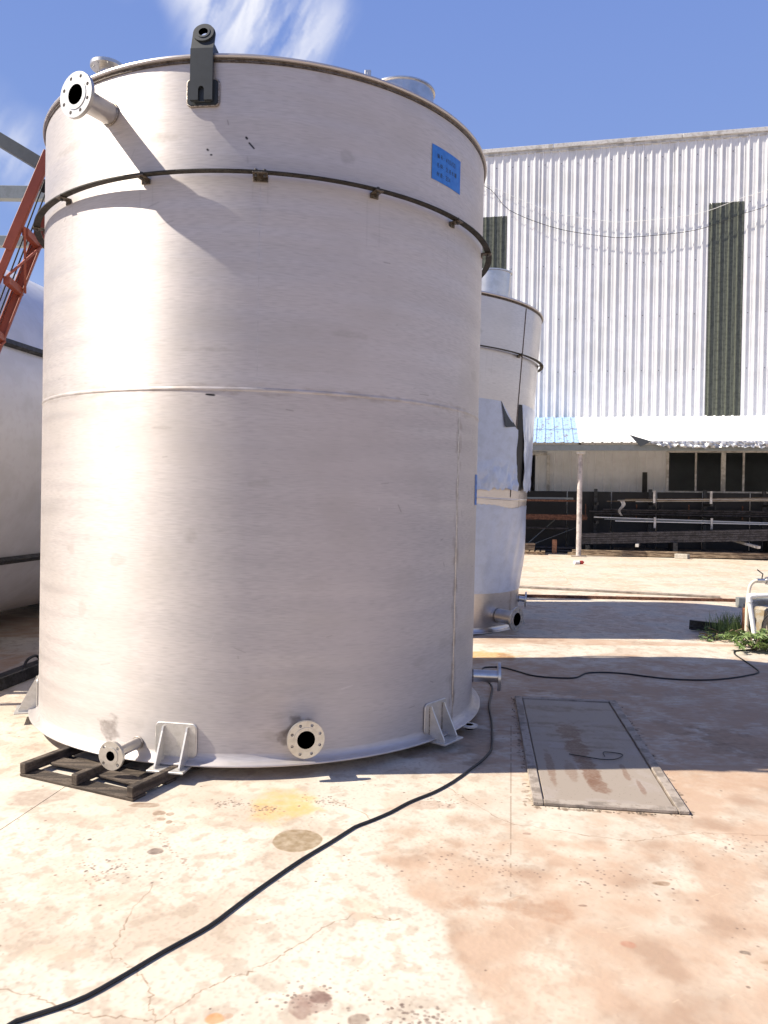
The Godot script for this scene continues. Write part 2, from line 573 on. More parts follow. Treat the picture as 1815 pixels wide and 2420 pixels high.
func make_shell_material() -> void:
	# the unrolled tank: 10.05 m round, 4.1 m high; brushed bands, smears and scratches of the pickled plate
	var w := 2048
	var h := 1024
	var bands := noise_bytes(31, 0.03, 64, 512, 5, w, h)
	var fine := noise_bytes(33, 0.12, 128, 1024, 3, w, h)
	var hair := noise_bytes(37, 0.45, 256, 1024, 2, w, h)
	var blot := noise_bytes(35, 0.010, w / 2, h / 2, 5, w, h)
	var im := mix_image(w, h, [
		[bands, Color(0.78, 0.77, 0.77), 0.40, 0.75, 0.35],
		[fine, Color(0.80, 0.79, 0.785), 0.45, 0.8, 0.35],
		[hair, Color(0.66, 0.65, 0.65), 0.52, 0.80, 0.22],
		[hair, Color(0.93, 0.92, 0.915), 0.48, 0.22, 0.2],
		[blot, Color(0.77, 0.755, 0.74), 0.50, 0.78, 0.35]], Color(0.83, 0.815, 0.81))
	rng.seed = 71
	var nz := FastNoiseLite.new()
	nz.seed = 5
	nz.frequency = 0.02
	for k in 150:
		var p := Vector2(rng.randf() * 2048, rng.randf() * 1024)
		var q := p + Vector2.from_angle(rng.randf_range(-0.5, 0.5) if rng.randf() < 0.7 else rng.randf_range(1.0, 2.2)) * rng.randf_range(3, 20)
		var c := Color(0.55, 0.53, 0.52) if rng.randf() < 0.65 else Color(0.95, 0.94, 0.94)
		line(im, p, q, rng.randf_range(0.3, 0.7), c, rng.randf_range(0.08, 0.28))
	for k in 60:
		patch(im, rng.randf() * 2048, rng.randf() * 1024, rng.randf_range(6, 50), rng.randf_range(3, 14), Color(0.62, 0.6, 0.58), rng.randf_range(0.1, 0.32), 0.7, nz, 0.6)
	# marks one can see: px = theta, py = height
	var at := func(th: float, y: float) -> Vector2: return Vector2((deg_to_rad(th) + PI) / TAU * 2048, (1.0 - y / 4.1) * 1024)
	for e in [[3.5, 3.50, 4.5, 3.47, 0.7], [2.9, 3.53, 3.1, 3.522, 1.0], [-4.9, 3.46, -4.7, 3.455, 0.9], [-4.1, 3.43, -4.0, 3.428, 0.9], [-4.2, 2.092, -2.6, 2.089, 1.0]]:
		line(im, at.call(e[0], e[1]), at.call(e[2], e[3]), e[4], Color(0.15, 0.15, 0.17), 0.8)
	# water runs below the ring clips
	for k in range(-7, 8):
		for s in [-1.6, 1.4]:
			var th: float = 6.0 + 24.0 * k + s
			var y := 3.27
			var len := rng.randf_range(0.15, 0.9)
			line(im, at.call(th, y), at.call(th, y - len * 0.5), 0.6, Color(0.66, 0.65, 0.65), 0.06)
	# smoke tint along the welds
	for k in 500:
		var th := rng.randf_range(-180, 180)
		var p: Vector2 = at.call(th, 2.12 + rng.randfn(0, 0.016))
		patch(im, p.x, p.y, rng.randf_range(5, 18), rng.randf_range(1.5, 4), Color(0.70, 0.67, 0.64), 0.25, 0.5, nz, 0.6)
	for k in 120:
		var p: Vector2 = at.call(60.0 + rng.randfn(0, 0.7), rng.randf_range(0.05, 2.1))
		patch(im, p.x, p.y, rng.randf_range(2, 5), rng.randf_range(5, 20), Color(0.64, 0.60, 0.56), 0.3, 0.5, nz, 0.6)
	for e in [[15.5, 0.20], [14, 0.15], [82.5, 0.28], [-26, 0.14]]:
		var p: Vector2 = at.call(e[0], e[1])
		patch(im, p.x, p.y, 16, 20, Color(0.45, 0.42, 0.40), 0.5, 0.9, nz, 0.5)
	M.shell = mat(Color(0.86, 0.84, 0.835), 0.5, 0.72)
	M.shell.anisotropy_enabled = true
	M.shell.anisotropy = -0.6
	M.shell.albedo_texture = tex(im)
	var rb := noise_bytes(41, 0.06, 64, 512, 4, 512, 512)
	M.shell.roughness_texture = tex(mix_image(512, 512, [[rb, Color(0.88, 0.88, 0.88), 0.4, 0.8, 1.0]], Color.WHITE))
	M.shell.roughness = 0.62
	var hb := noise_bytes(43, 0.012, 1024, 512, 3)
	M.shell.normal_enabled = true
	M.shell.normal_texture = bump(hb, 1024, 512, 1.2)
	M.shell.normal_scale = 0.05
	M.shell_low = M.shell.duplicate()
	M.shell_low.albedo_color = Color(0.84, 0.815, 0.805).linear_to_srgb()
	M.shell_low.roughness = 0.66
	M.shell2 = M.shell.duplicate()
	M.shell2.roughness = 0.34
	M.shell2.metallic = 0.92
	M.shell2.anisotropy = -0.4

func make_ground_materials(n1: PackedByteArray, n2: PackedByteArray, n3: PackedByteArray, grain: ImageTexture) -> void:
	var w := 1024
	var a := noise_bytes(51, 0.006, w, w, 5)
	var b := noise_bytes(53, 0.016, w, w, 5)
	var c := noise_bytes(55, 0.05, w, w, 4)
	var d := noise_bytes(57, 0.25, w, w, 2)
	var layers := [
		[a, Color(0.70, 0.61, 0.53), 0.42, 0.72, 0.75],
		[b, Color(0.80, 0.74, 0.66), 0.46, 0.66, 0.7],
		[b, Color(0.60, 0.52, 0.46), 0.62, 0.80, 0.5],
		[c, Color(0.58, 0.52, 0.46), 0.58, 0.75, 0.35],
		[d, Color(0.50, 0.45, 0.40), 0.62, 0.85, 0.45],
		[d, Color(0.88, 0.86, 0.80), 0.62, 0.2, 0.0]]
	var base := Color(0.715, 0.683, 0.632)
	var far := mix_image(w, w, layers, base)
	rng.seed = 5
	for k in 900:
		dab(far, rng.randf() * w, rng.randf() * w, rng.randf_range(0.4, 1.4), Color(0.25, 0.2, 0.17), rng.randf_range(0.2, 0.7))
	M.ground_far = mat(Color.WHITE, 0.85)
	M.ground_far.albedo_texture = tex(far)
	M.ground_far.uv1_scale = Vector3(1.0 / 7.6, 1.0 / 7.6, 1)
	M.ground_far.normal_enabled = true
	M.ground_far.normal_texture = bump(d, w, w, 3.0)
	M.ground_far.normal_scale = 0.06

	# the near slabs: one map of 7.6 m, x from -3.4, z from -8.4, 2048 pixels
	var im := mix_image(w, w, [
		[a, Color(0.655, 0.59, 0.525), 0.46, 0.74, 0.65],
		[b, Color(0.77, 0.735, 0.68), 0.46, 0.66, 0.6],
		[c, Color(0.56, 0.50, 0.44), 0.56, 0.74, 0.4],
		[d, Color(0.55, 0.49, 0.44), 0.60, 0.82, 0.32]], base)
	im.resize(2048, 2048, Image.INTERPOLATE_CUBIC)
	var k1 := 2048 / 7.6
	var px := func(x: float, z: float) -> Vector2: return Vector2((x + 3.4) * k1, (z + 8.4) * k1)
	var nz := FastNoiseLite.new()
	nz.seed = 9
	nz.frequency = 0.012
	nz.fractal_octaves = 4
	# tan clay film on the right of the yard: outline of its near-left edge, then ragged
	var edge := [Vector2(0.006, -3.336), Vector2(0.12, -3.042), Vector2(0.187, -2.906), Vector2(0.251, -2.812), Vector2(0.267, -2.694), Vector2(0.27, -2.46), Vector2(0.33, -2.38), Vector2(0.36, -1.2)]
	var tan_c := Color(0.65, 0.557, 0.48)
	var tan_d := Color(0.59, 0.495, 0.42)
	for j in range(int((-4.6 + 8.4) * k1), 2048):
		var z := j / k1 - 8.4
		var ex := 0.006
		for q in edge.size() - 1:
			if z >= edge[q].y and z <= edge[q + 1].y:
				ex = lerpf(edge[q].x, edge[q + 1].x, (z - edge[q].y) / (edge[q + 1].y - edge[q].y))
		if z > -1.2:
			ex = 0.36
		for i in range(int((ex - 0.05 + 3.4) * k1), 2048):
			var x := i / k1 - 3.4
			var v := nz.get_noise_2d(i, j)
			var sharp := smoothstep(ex - 0.03, ex + 0.05, x + 0.06 * v)
			var top := smoothstep(-4.2, -3.05, z + 0.5 * v) # the film thins out towards the hatch in patches
			var right := smoothstep(0.9, 1.7, x + 0.35 * v)
			var kk := sharp * maxf(top, right) * clampf(0.72 + 0.7 * v, 0.2, 0.95)
			if kk > 0.01:
				var cc := tan_c.lerp(tan_d, smoothstep(-0.05, 0.4, nz.get_noise_2d(i * 0.7 + 3000, j * 0.7)))
				im.set_pixel(i, j, im.get_pixel(i, j).lerp(cc, kk))
	# stains seen on the photograph: x, z, radii, colour, strength, roughness, edge
	var st := [
		[-0.50, -3.92, 0.22, 0.25, Color(0.76, 0.60, 0.37), 0.7, 0.35, 0.5],
		[-0.42, -3.86, 0.14, 0.12, Color(0.77, 0.60, 0.36), 0.4, 0.5, 0.6],
		[-0.385, -3.518, 0.118, 0.118, Color(0.50, 0.43, 0.33), 0.95, 0.06, 0.06],
		[-1.80, -3.98, 0.17, 0.13, Color(0.57, 0.51, 0.46), 0.75, 0.4, 0.3],
		[-1.62, -3.72, 0.20, 0.07, Color(0.66, 0.56, 0.50), 0.55, 0.6, 0.4],
		[-1.35, -3.72, 0.14, 0.08, Color(0.68, 0.58, 0.52), 0.5, 0.6, 0.4],
		[-1.20, -3.90, 0.08, 0.035, Color(0.48, 0.40, 0.33), 0.8, 0.5, 0.2],
		[-1.11, -3.80, 0.035, 0.03, Color(0.48, 0.40, 0.33), 0.8, 0.5, 0.2],
		[-1.05, -3.79, 0.022, 0.02, Color(0.48, 0.40, 0.33), 0.8, 0.5, 0.2],
		[-1.08, -3.73, 0.028, 0.022, Color(0.48, 0.40, 0.33), 0.8, 0.5, 0.2],
		[-1.03, -3.70, 0.02, 0.025, Color(0.48, 0.40, 0.33), 0.8, 0.5, 0.2],
		[-1.007, -3.388, 0.032, 0.026, Color(0.40, 0.34, 0.31), 0.85, 0.7, 0.2],
		[-0.975, -3.44, 0.014, 0.012, Color(0.40, 0.34, 0.31), 0.8, 0.5, 0.2],
		[-1.34, -3.50, 0.012, 0.014, Color(0.28, 0.24, 0.22), 0.9, 0.6, 0.2],
		[-0.23, -2.38, 0.075, 0.075, Color(0.47, 0.37, 0.33), 0.7, 1.0, 0.3],
		[-0.19, -2.41, 0.03, 0.03, Color(0.40, 0.31, 0.28), 0.7, 1.0, 0.3],
		[-0.06, -2.30, 0.03, 0.03, Color(0.42, 0.35, 0.30), 0.7, 1.0, 0.3],
		[-0.50, -2.30, 0.03, 0.025, Color(0.72, 0.48, 0.30), 0.8, 0.6, 0.3],
		[-0.46, -2.315, 0.015, 0.012, Color(0.62, 0.50, 0.42), 0.8, 0.6, 0.3],
		[0.25, -3.95, 0.16, 0.07, Color(0.60, 0.52, 0.46), 0.7, 0.6, 0.4],
		[0.70, -3.62, 0.022, 0.014, Color(0.52, 0.42, 0.36), 0.8, 0.3, 0.2],
		[-1.30, -3.10, 0.17, 0.13, Color(0.70, 0.60, 0.53), 0.55, 0.7, 0.5],
		[-1.05, -2.95, 0.12, 0.09, Color(0.70, 0.60, 0.53), 0.5, 0.7, 0.5],
		[-1.35, -3.30, 0.16, 0.08, Color(0.69, 0.59, 0.53), 0.45, 0.7, 0.5],
		[-1.10, -2.62, 0.16, 0.06, Color(0.71, 0.61, 0.53), 0.45, 0.7, 0.5],
		[-0.05, -2.95, 0.10, 0.10, Color(0.71, 0.60, 0.52), 0.5, 0.8, 0.5],
		[0.90, -2.72, 0.035, 0.028, Color(0.60, 0.40, 0.32), 0.6, 0.5, 0.4],
		[0.62, -2.95, 0.16, 0.10, Color(0.56, 0.43, 0.34), 0.5, 0.7, 0.5],
		[0.36, -2.99, 0.12, 0.07, Color(0.56, 0.43, 0.34), 0.5, 0.7, 0.5],
		[1.18, -3.16, 0.035, 0.018, Color(0.47, 0.38, 0.30), 0.8, 0.8, 0.3],
		[0.80, -2.98, 0.026, 0.012, Color(0.44, 0.35, 0.29), 0.8, 0.8, 0.3],
		[1.35, -2.62, 0.05, 0.02, Color(0.50, 0.41, 0.32), 0.7, 0.9, 0.3],
		[1.62, -2.72, 0.07, 0.04, Color(0.56, 0.44, 0.38), 0.6, 0.9, 0.4],
		[1.30, -2.68, 0.02, 0.012, Color(0.30, 0.26, 0.23), 0.8, 0.8, 0.3],
		[2.35, -5.05, 0.32, 0.34, Color(0.42, 0.33, 0.25), 0.75, 0.7, 0.4],
		[2.05, -5.35, 0.16, 0.22, Color(0.40, 0.32, 0.25), 0.6, 0.8, 0.5],
		[2.9, -5.6, 0.5, 0.35, Color(0.52, 0.43, 0.36), 0.5, 0.8, 0.5],
		[2.3, -6.4, 0.5, 0.22, Color(0.50, 0.42, 0.36), 0.45, 0.9, 0.5],
		[1.30, -6.35, 0.09, 0.05, Color(0.36, 0.29, 0.22), 0.8, 0.4, 0.2],
		[1.7, -6.3, 0.4, 0.1, Color(0.40, 0.35, 0.31), 0.5, 0.9, 0.5],
		[0.62, -5.0, 0.22, 0.5, Color(0.40, 0.33, 0.26), 0.6, 0.7, 0.6],
		[0.25, -4.75, 0.3, 0.15, Color(0.45, 0.37, 0.30), 0.5, 0.8, 0.6],
		[1.0, -7.75, 0.45, 0.32, Color(0.74, 0.55, 0.30), 0.75, 0.5, 0.6],
		[1.25, -7.7, 0.10, 0.22, Color(0.50, 0.35, 0.22), 0.7, 0.5, 0.6],
		[-2.3, -5.3, 0.25, 0.1, Color(0.72, 0.62, 0.52), 0.5, 0.9, 0.5]]
	for e in st:
		var p: Vector2 = px.call(e[0], e[1])
		patch(im, p.x, p.y, e[2] * k1, e[3] * k1, e[4], e[5], e[6], nz, e[7])
	# brown dust beside the hatch, with a tint painted in to warm the tank shade
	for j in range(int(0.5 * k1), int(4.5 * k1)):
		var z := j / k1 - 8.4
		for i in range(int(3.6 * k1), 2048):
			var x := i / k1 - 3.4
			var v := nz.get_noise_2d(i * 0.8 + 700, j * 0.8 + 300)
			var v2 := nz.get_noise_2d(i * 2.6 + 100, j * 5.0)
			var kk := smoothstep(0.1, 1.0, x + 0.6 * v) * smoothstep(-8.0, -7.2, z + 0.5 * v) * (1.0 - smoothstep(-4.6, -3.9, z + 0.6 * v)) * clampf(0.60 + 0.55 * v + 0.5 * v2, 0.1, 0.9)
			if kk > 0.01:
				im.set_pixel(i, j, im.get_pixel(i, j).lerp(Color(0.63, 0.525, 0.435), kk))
	# broken mortar round the hatch frame
	var hc := Vector2(1.3215, -4.976)
	var hu := Vector2(cos(deg_to_rad(-7.2)), -sin(deg_to_rad(-7.2)))
	var hv := Vector2(hu.y * -1.0, hu.x)
	for k in 170:
		var sd := rng.randi() % 8
		var o := Vector2(rng.randf_range(-0.39, 0.39), 1.09 + absf(rng.randfn(0, 0.012)))
		if sd == 0: o.y = -o.y
		if sd > 2: o = Vector2((0.402 + absf(rng.randfn(0, 0.018))) * (-1.0 if sd < 6 else 1.0), rng.randf_range(-1.08, 1.08))
		var w2 := hc + hu * o.x + hv * o.y
		var p: Vector2 = px.call(w2.x, w2.y)
		patch(im, p.x, p.y, rng.randf_range(1.5, 5), rng.randf_range(1.5, 5), Color(0.40, 0.34, 0.28), rng.randf_range(0.4, 0.9), 0.7, nz, 0.35)
	# grit, drips and pits
	for k in 2600:
		var p: Vector2 = px.call(rng.randf_range(-3.4, 4.2), rng.randf_range(-8.4, -0.8))
		if nz.get_noise_2d(p.x * 0.5, p.y * 0.5) + rng.randf_range(-0.25, 0.25) > 0.0:
			dab(im, p.x, p.y, rng.randf_range(0.4, 1.9), Color(0.34, 0.28, 0.24), rng.randf_range(0.2, 0.75))
	for e in [[-0.60, -3.86, 0.05, 70], [-0.30, -3.99, 0.06, 60], [-0.78, -3.93, 0.05, 80], [0.12, -2.32, 0.07, 90], [0.02, -2.25, 0.08, 60], [-0.20, -2.42, 0.09, 60], [-1.15, -3.2, 0.1, 90], [0.45, -3.3, 0.15, 90], [0.35, -4.0, 0.1, 60], [1.7, -3.5, 0.15, 80], [1.0, -3.2, 0.2, 80]]:
		for k in int(e[3]):
			var p: Vector2 = px.call(e[0] + rng.randfn(0, e[2]), e[1] + rng.randfn(0, e[2] * 0.6))
			dab(im, p.x, p.y, rng.randf_range(0.4, 1.8), Color(0.36, 0.30, 0.27), rng.randf_range(0.3, 0.8))
	for k in 40: # a trail of drips by the splash
		var s := k / 40.0
		var p: Vector2 = px.call(lerpf(-1.12, -0.78, s) + rng.randfn(0, 0.008), lerpf(-3.66, -3.20, s) + rng.randfn(0, 0.008))
		dab(im, p.x, p.y, rng.randf_range(0.8, 2.2), Color(0.52, 0.44, 0.39), 0.6)
	# hairline cracks
	for path in [
		[[0.334, -4.257], [0.418, -4.091], [0.492, -3.968], [0.588, -3.796], [0.647, -3.729], [0.798, -3.681], [0.963, -3.616], [1.106, -3.576], [1.198, -3.554], [1.338, -3.607], [1.449, -3.636], [1.579, -3.652], [1.712, -3.649], [1.862, -3.635], [2.3, -3.70]],
		[[-1.3, -2.45], [-1.107, -2.404], [-1.004, -2.351], [-0.935, -2.320], [-0.832, -2.310], [-0.737, -2.298], [-0.671, -2.289], [-0.636, -2.337], [-0.572, -2.426], [-0.523, -2.473], [-0.436, -2.536], [-0.367, -2.588], [-0.285, -2.698], [-0.212, -2.801], [-0.1, -2.9]],
		[[-0.671, -2.289], [-0.716, -2.367], [-0.751, -2.457], [-0.804, -2.528], [-0.855, -2.565], [-0.932, -2.628], [-0.939, -2.740], [-0.948, -2.894], [-0.93, -3.1]],
		[[-0.62, -2.30], [-0.60, -2.2], [-0.55, -2.0]], [[0.05, -2.28], [0.07, -2.1]], [[-0.03, -2.88], [0.03, -2.86], [0.08, -2.87]],
		[[-0.25, -4.0], [-0.1, -3.85], [0.0, -3.7]], [[2.2, -5.35], [3.2, -5.5]]]:
		for i in path.size() - 1:
			var p: Vector2 = px.call(path[i][0], path[i][1])
			var q: Vector2 = px.call(path[i + 1][0], path[i + 1][1])
			var last := p
			for k in 7:
				var s := p.lerp(q, (k + 1) / 7.0) + (Vector2(rng.randfn(0, 1.6), rng.randfn(0, 1.6)) if k < 6 else Vector2.ZERO)
				line(im, last, s, rng.randf_range(0.3, 0.75), Color(0.46, 0.38, 0.31), rng.randf_range(0.1, 0.45))
				last = s
	# saw cut of the slab, worn shut in places
	var sc0 := Vector2(0.92, -5.3)
	for k in 60:
		var s0: float = k / 60.0
		if rng.randf() < 0.75:
			line(im, px.call(lerpf(0.92, 0.52, s0), lerpf(-5.4, -3.0, s0)), px.call(lerpf(0.92, 0.52, s0 + 1.0 / 60), lerpf(-5.4, -3.0, s0 + 1.0 / 60)), 0.6, Color(0.42, 0.36, 0.30), 0.55 * (1.0 - s0 * 0.5))
	# pale scratches on the tan film
	for k in 70:
		var p: Vector2 = px.call(rng.randf_range(0.2, 1.8), rng.randf_range(-3.4, -2.1))
		line(im, p, p + Vector2.from_angle(rng.randf_range(-0.6, 1.2)) * rng.randf_range(3, 16), 0.5, Color(0.76, 0.68, 0.59), rng.randf_range(0.1, 0.35))
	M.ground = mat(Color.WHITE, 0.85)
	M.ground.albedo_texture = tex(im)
	M.ground.normal_enabled = true
	M.ground.normal_texture = bump(d, w, w, 3.0)
	M.ground.normal_scale = 0.06

# ---------------------------------------------------------------- sky
func make_sky() -> PanoramaSkyMaterial:
	var w := 4096
	var h := 2048
	var im := Image.create(w, h, false, Image.FORMAT_RGBF)
	var wisp := FastNoiseLite.new()
	wisp.seed = 14
	wisp.frequency = 0.010
	wisp.fractal_octaves = 6
	wisp.fractal_gain = 0.58
	wisp.domain_warp_enabled = true
	wisp.domain_warp_amplitude = 40.0
	wisp.domain_warp_frequency = 0.009
	var big := FastNoiseLite.new()
	big.seed = 3
	big.frequency = 0.004
	big.fractal_octaves = 3
	# cirrus: azimuth, elevation, half width, half height (degrees), strength; those in view, and more added out of view to whiten the shade
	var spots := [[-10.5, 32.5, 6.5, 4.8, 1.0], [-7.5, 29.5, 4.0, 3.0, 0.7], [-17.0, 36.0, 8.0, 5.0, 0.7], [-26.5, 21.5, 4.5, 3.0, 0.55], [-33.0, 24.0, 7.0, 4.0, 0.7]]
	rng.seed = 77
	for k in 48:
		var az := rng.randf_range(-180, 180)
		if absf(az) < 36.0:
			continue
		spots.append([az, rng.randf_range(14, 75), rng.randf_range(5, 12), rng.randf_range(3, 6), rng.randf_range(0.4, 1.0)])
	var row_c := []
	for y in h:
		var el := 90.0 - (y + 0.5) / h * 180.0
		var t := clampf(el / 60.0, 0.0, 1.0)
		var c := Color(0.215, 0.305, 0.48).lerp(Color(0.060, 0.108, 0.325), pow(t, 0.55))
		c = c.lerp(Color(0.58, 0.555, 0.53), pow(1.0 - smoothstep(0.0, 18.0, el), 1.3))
		c = c.lerp(Color(0.090, 0.118, 0.240), smoothstep(34.0, 80.0, el))  # zenith paled and haze whitened to brighten the shaded ground
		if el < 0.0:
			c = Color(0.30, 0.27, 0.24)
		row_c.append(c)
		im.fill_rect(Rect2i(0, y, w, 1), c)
	# glow round the sun, added out of view for neutral fill light
	var sd := Vector3(-0.693, 0.719, 0.0515).normalized()
	for y in range(0, h / 2):
		var el := deg_to_rad(90.0 - (y + 0.5) / h * 180.0)
		for x in range(w / 2, w):
			var az := (x + 0.5) / w * TAU
			var cs := Vector3(sin(az) * cos(el), sin(el), -cos(az) * cos(el)).dot(sd)
			if cs > 0.80:
				var a := exp(-acos(minf(cs, 1.0)) * 7.5) * 0.9
				var c: Color = row_c[y]
				im.set_pixel(x, y, Color(c.r + a, c.g + a * 0.96, c.b + a * 0.9))
	for s in spots:
		var x0 := int((s[0] - s[2] * 1.3) / 360.0 * w)
		var x1 := int((s[0] + s[2] * 1.3) / 360.0 * w)
		var y0 := maxi(int((90.0 - s[1] - s[3] * 1.3) / 180.0 * h), 0)
		var y1 := int((90.0 - s[1] + s[3] * 1.3) / 180.0 * h)
		var fine: bool = absf(s[0]) < 36.0
		var step := 1 if fine else 2
		for y in range(y0, y1, step):
			for x in range(x0, x1, step):
				var az := (x + 0.5) / w * 360.0
				var el := 90.0 - (y + 0.5) / h * 180.0
				var dx: float = (az - s[0]) / s[2]
				var dy: float = (el - s[1]) / s[3]
				var fade := 1.0 - smoothstep(0.25, 1.15, sqrt(dx * dx + dy * dy) + 0.4 * big.get_noise_2d(x * 2.0, y * 2.0))
				if fade <= 0.0:
					continue
				# fibres drawn out towards the upper right
				var along := x * 0.55 - y * 0.83
				var across := x * 0.83 + y * 0.55
				var v := 0.5 + 0.62 * wisp.get_noise_2d(along * 0.7, across * 2.7) + 0.30 * big.get_noise_2d(x * 1.6 + 500, y * 1.6)
				var a: float = clampf(smoothstep(0.08, 1.0, v) * fade * s[4] * 1.12, 0.0, 0.92)
				for q in step:
					for r in step:
						var xx := posmod(x + q, w)
						im.set_pixel(xx, y + r, im.get_pixel(xx, y + r).lerp(Color(0.54, 0.54, 0.565), a))
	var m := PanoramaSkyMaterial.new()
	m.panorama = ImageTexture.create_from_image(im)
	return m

# ---------------------------------------------------------------- the scene
func _ready() -> void:
	var cam := Camera3D.new()
	add_child(cam)
	cam.position = Vector3(0, 1.595, 0)
	cam.basis = Basis(Vector3.RIGHT, -0.0188) * Basis(Vector3.BACK, 0.0131)
	cam.fov = 67.65
	cam.near = 0.05
	cam.far = 500.0
	cam.current = true
	var env := Environment.new()
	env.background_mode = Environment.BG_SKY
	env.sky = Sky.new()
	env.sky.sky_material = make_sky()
	env.tonemap_mode = Environment.TONE_MAPPER_LINEAR
	env.tonemap_exposure = 1.9
	env.sdfgi_enabled = true
	env.ssao_enabled = true
	env.ssil_enabled = true
	var we := WorldEnvironment.new()
	we.environment = env
	add_child(we)
	var sun := DirectionalLight3D.new()
	add_child(sun)
	sun.light_energy = 1.6
	sun.light_color = Color(1.0, 0.96, 0.89)
	sun.light_angular_distance = 0.5
	sun.shadow_enabled = true
	var ld := Vector3(0.693, -0.719, -0.0515)
	sun.basis = Basis.looking_at(ld, Vector3.UP)

	make_materials()
	build_ground()
	build_warehouse()
	build_main_tank()
	build_second_tank()
	build_horizontal_tank()
	build_crane()
	build_hatch()
	build_pallet()
	build_rack()
	build_pump_corner()
	build_yard_bits()

# ---------------------------------------------------------------- ground
func build_ground() -> void:
	var g := Node3D.new()
	g.name = "ground"
	add_child(g)
	g.set_meta("kind", "structure")
	var st := begin()
	face(st, [Vector3(-150, -0.045, 60), Vector3(150, -0.045, 60), Vector3(150, -0.045, -200), Vector3(-150, -0.045, -200)], Vector3.UP)
	P(g, "soil", st.commit(), M.mud)
	var a := deg_to_rad(-8.4)
	var ux := Vector3(cos(a), 0, -sin(a))
	var vz := Vector3(-sin(a), 0, -cos(a))
	var gap := 0.0025
	var us := [-22.0, -15.0, -9.5, -4.7, -2.3, 5.2, 10.0, 15.0, 21.0]
	var uf := [-22.0, -16.0, -10.6, -4.6, 1.42, 7.4, 13.4, 19.4, 26.0]
	var vs := [-5.0, 5.3, 9.0, 12.75, 18.5, 24.5, 33.0]
	for j in vs.size() - 1:
		var list: Array = us if j < 3 else uf
		for i in list.size() - 1:
			var p := []
			for e in [[list[i] + gap, vs[j] + gap], [list[i + 1] - gap, vs[j] + gap], [list[i + 1] - gap, vs[j + 1] - gap], [list[i] + gap, vs[j + 1] - gap]]:
				p.append(ux * e[0] + vz * e[1])
			var near: bool = j < 2 and i >= 2 and i <= 4
			var s2 := begin()
			var uv := []
			for q in p:
				if near:
					uv.append(Vector2((q.x + 3.4) / 7.6, (q.z + 8.4) / 7.6))
				else:
					uv.append(Vector2(q.x + i * 1.7, q.z + j * 2.3))
			face(s2, p, Vector3.UP, uv)
			for k in 4:
				var b0: Vector3 = p[k]
				var b1: Vector3 = p[(k + 1) % 4]
				var mid: Vector3 = (p[0] + p[2]) * 0.5
				face(s2, [b0, b1, b1 + Vector3(0, -0.03, 0), b0 + Vector3(0, -0.03, 0)], (b0 + b1) * 0.5 - mid, [uv[k], uv[(k + 1) % 4], uv[(k + 1) % 4], uv[k]])
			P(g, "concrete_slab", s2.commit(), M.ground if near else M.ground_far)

# ---------------------------------------------------------------- stainless tanks
func nozzle(t: Node3D, th: float, h: float, ro: float, ri: float, r_face: float, od: float, holes: int, ft: float, R: float, hd: float) -> void:
	var o := P(t, "nozzle", zpipe(ro, ri, -0.02, r_face - R - ft * 0.5), M.pipe, pol(th, R, h), Vector3(0, deg_to_rad(th), 0))
	P(o, "flange", flange(od, ri * 2, ft, holes, od * 0.80, hd), M.flange, Vector3(0, 0, r_face - R - ft))
	P(o, "weld_bead", zring(ro + 0.002, 0.005, 0.004 + ro * ro / R * 0.25), M.weld)

func ring_with_clips(t: Node3D, R: float, h: float, first: float, step: float, count: int) -> void:
	P(t, "stiffening_ring", lathe([Vector2(R + 0.026, h - 0.003), Vector2(R + 0.070, h - 0.003), Vector2(R + 0.070, h + 0.004), Vector2(R + 0.026, h + 0.004), Vector2(R + 0.026, h - 0.003)], 160), M.ring)
	for k in count:
		var th := first + step * k
		var wide := 0.085 if k == 3 else 0.055
		var c := P(t, "ring_clip", bx(Vector3(wide, 0.008, 0.075), 0.003), M.clip, pol(th, R + 0.036, h - 0.0085), Vector3(0, deg_to_rad(th), 0))
		P(c, "clip_leg", bx(Vector3(wide, 0.03, 0.007), 0.002), M.clip, Vector3(0, -0.012, -0.030))
		for s in ([-0.024, 0.024] if k == 3 else [0.0]):
			var b := P(c, "bolt", lathe([Vector2(0.0, -0.016), Vector2(0.009, -0.016), Vector2(0.009, -0.004), Vector2(0.005, -0.004), Vector2(0.005, 0.016), Vector2(0.010, 0.016), Vector2(0.010, 0.025), Vector2(0.0, 0.026)], 8), M.bolt, Vector3(s, 0, 0.012))
			b.rotation.y = th

func anchor_bracket(t: Node3D, th: float, R: float) -> void:
	# pad welded on the shell, two tapered gussets, foot plate
	var st := begin()
	var c := P(t, "anchor_bracket", prism(round_rect(0.235, 0.180, 0.022), -0.006, 0.010), M.bracket, pol(th, R, 0.128), Vector3(0, deg_to_rad(th), 0))
	for s in [-1.0, 1.0]:
		var poly := PackedVector2Array([Vector2(0.008, 0.078), Vector2(0.026, 0.078), Vector2(0.034, 0.055), Vector2(0.125, -0.118), Vector2(0.125, -0.131), Vector2(0.008, -0.131)])
		var gs := P(c, "gusset", prism(poly, -0.005, 0.005), M.bracket)
		gs.basis = Basis(Vector3(0, 0, 1), Vector3(0, 1, 0), Vector3(-1, 0, 0))
		gs.position = Vector3(s * 0.072, 0, 0)
		P(gs, "weld_bead", tube([Vector3(0.011, -0.125, 0.006), Vector3(0.011, 0.074, 0.006)], 0.004, 6), M.weld)
	P(c, "foot_plate", bx(Vector3(0.215, 0.012, 0.125), 0.002), M.bracket, Vector3(0, -0.137, 0.090))
	var edge := []
	for p in round_rect(0.240, 0.185, 0.024): edge.append(Vector3(p.x, p.y, 0.004))
	edge.append(edge[0])
	P(c, "weld_bead", tube(edge, 0.0055, 6, false), M.bracket)

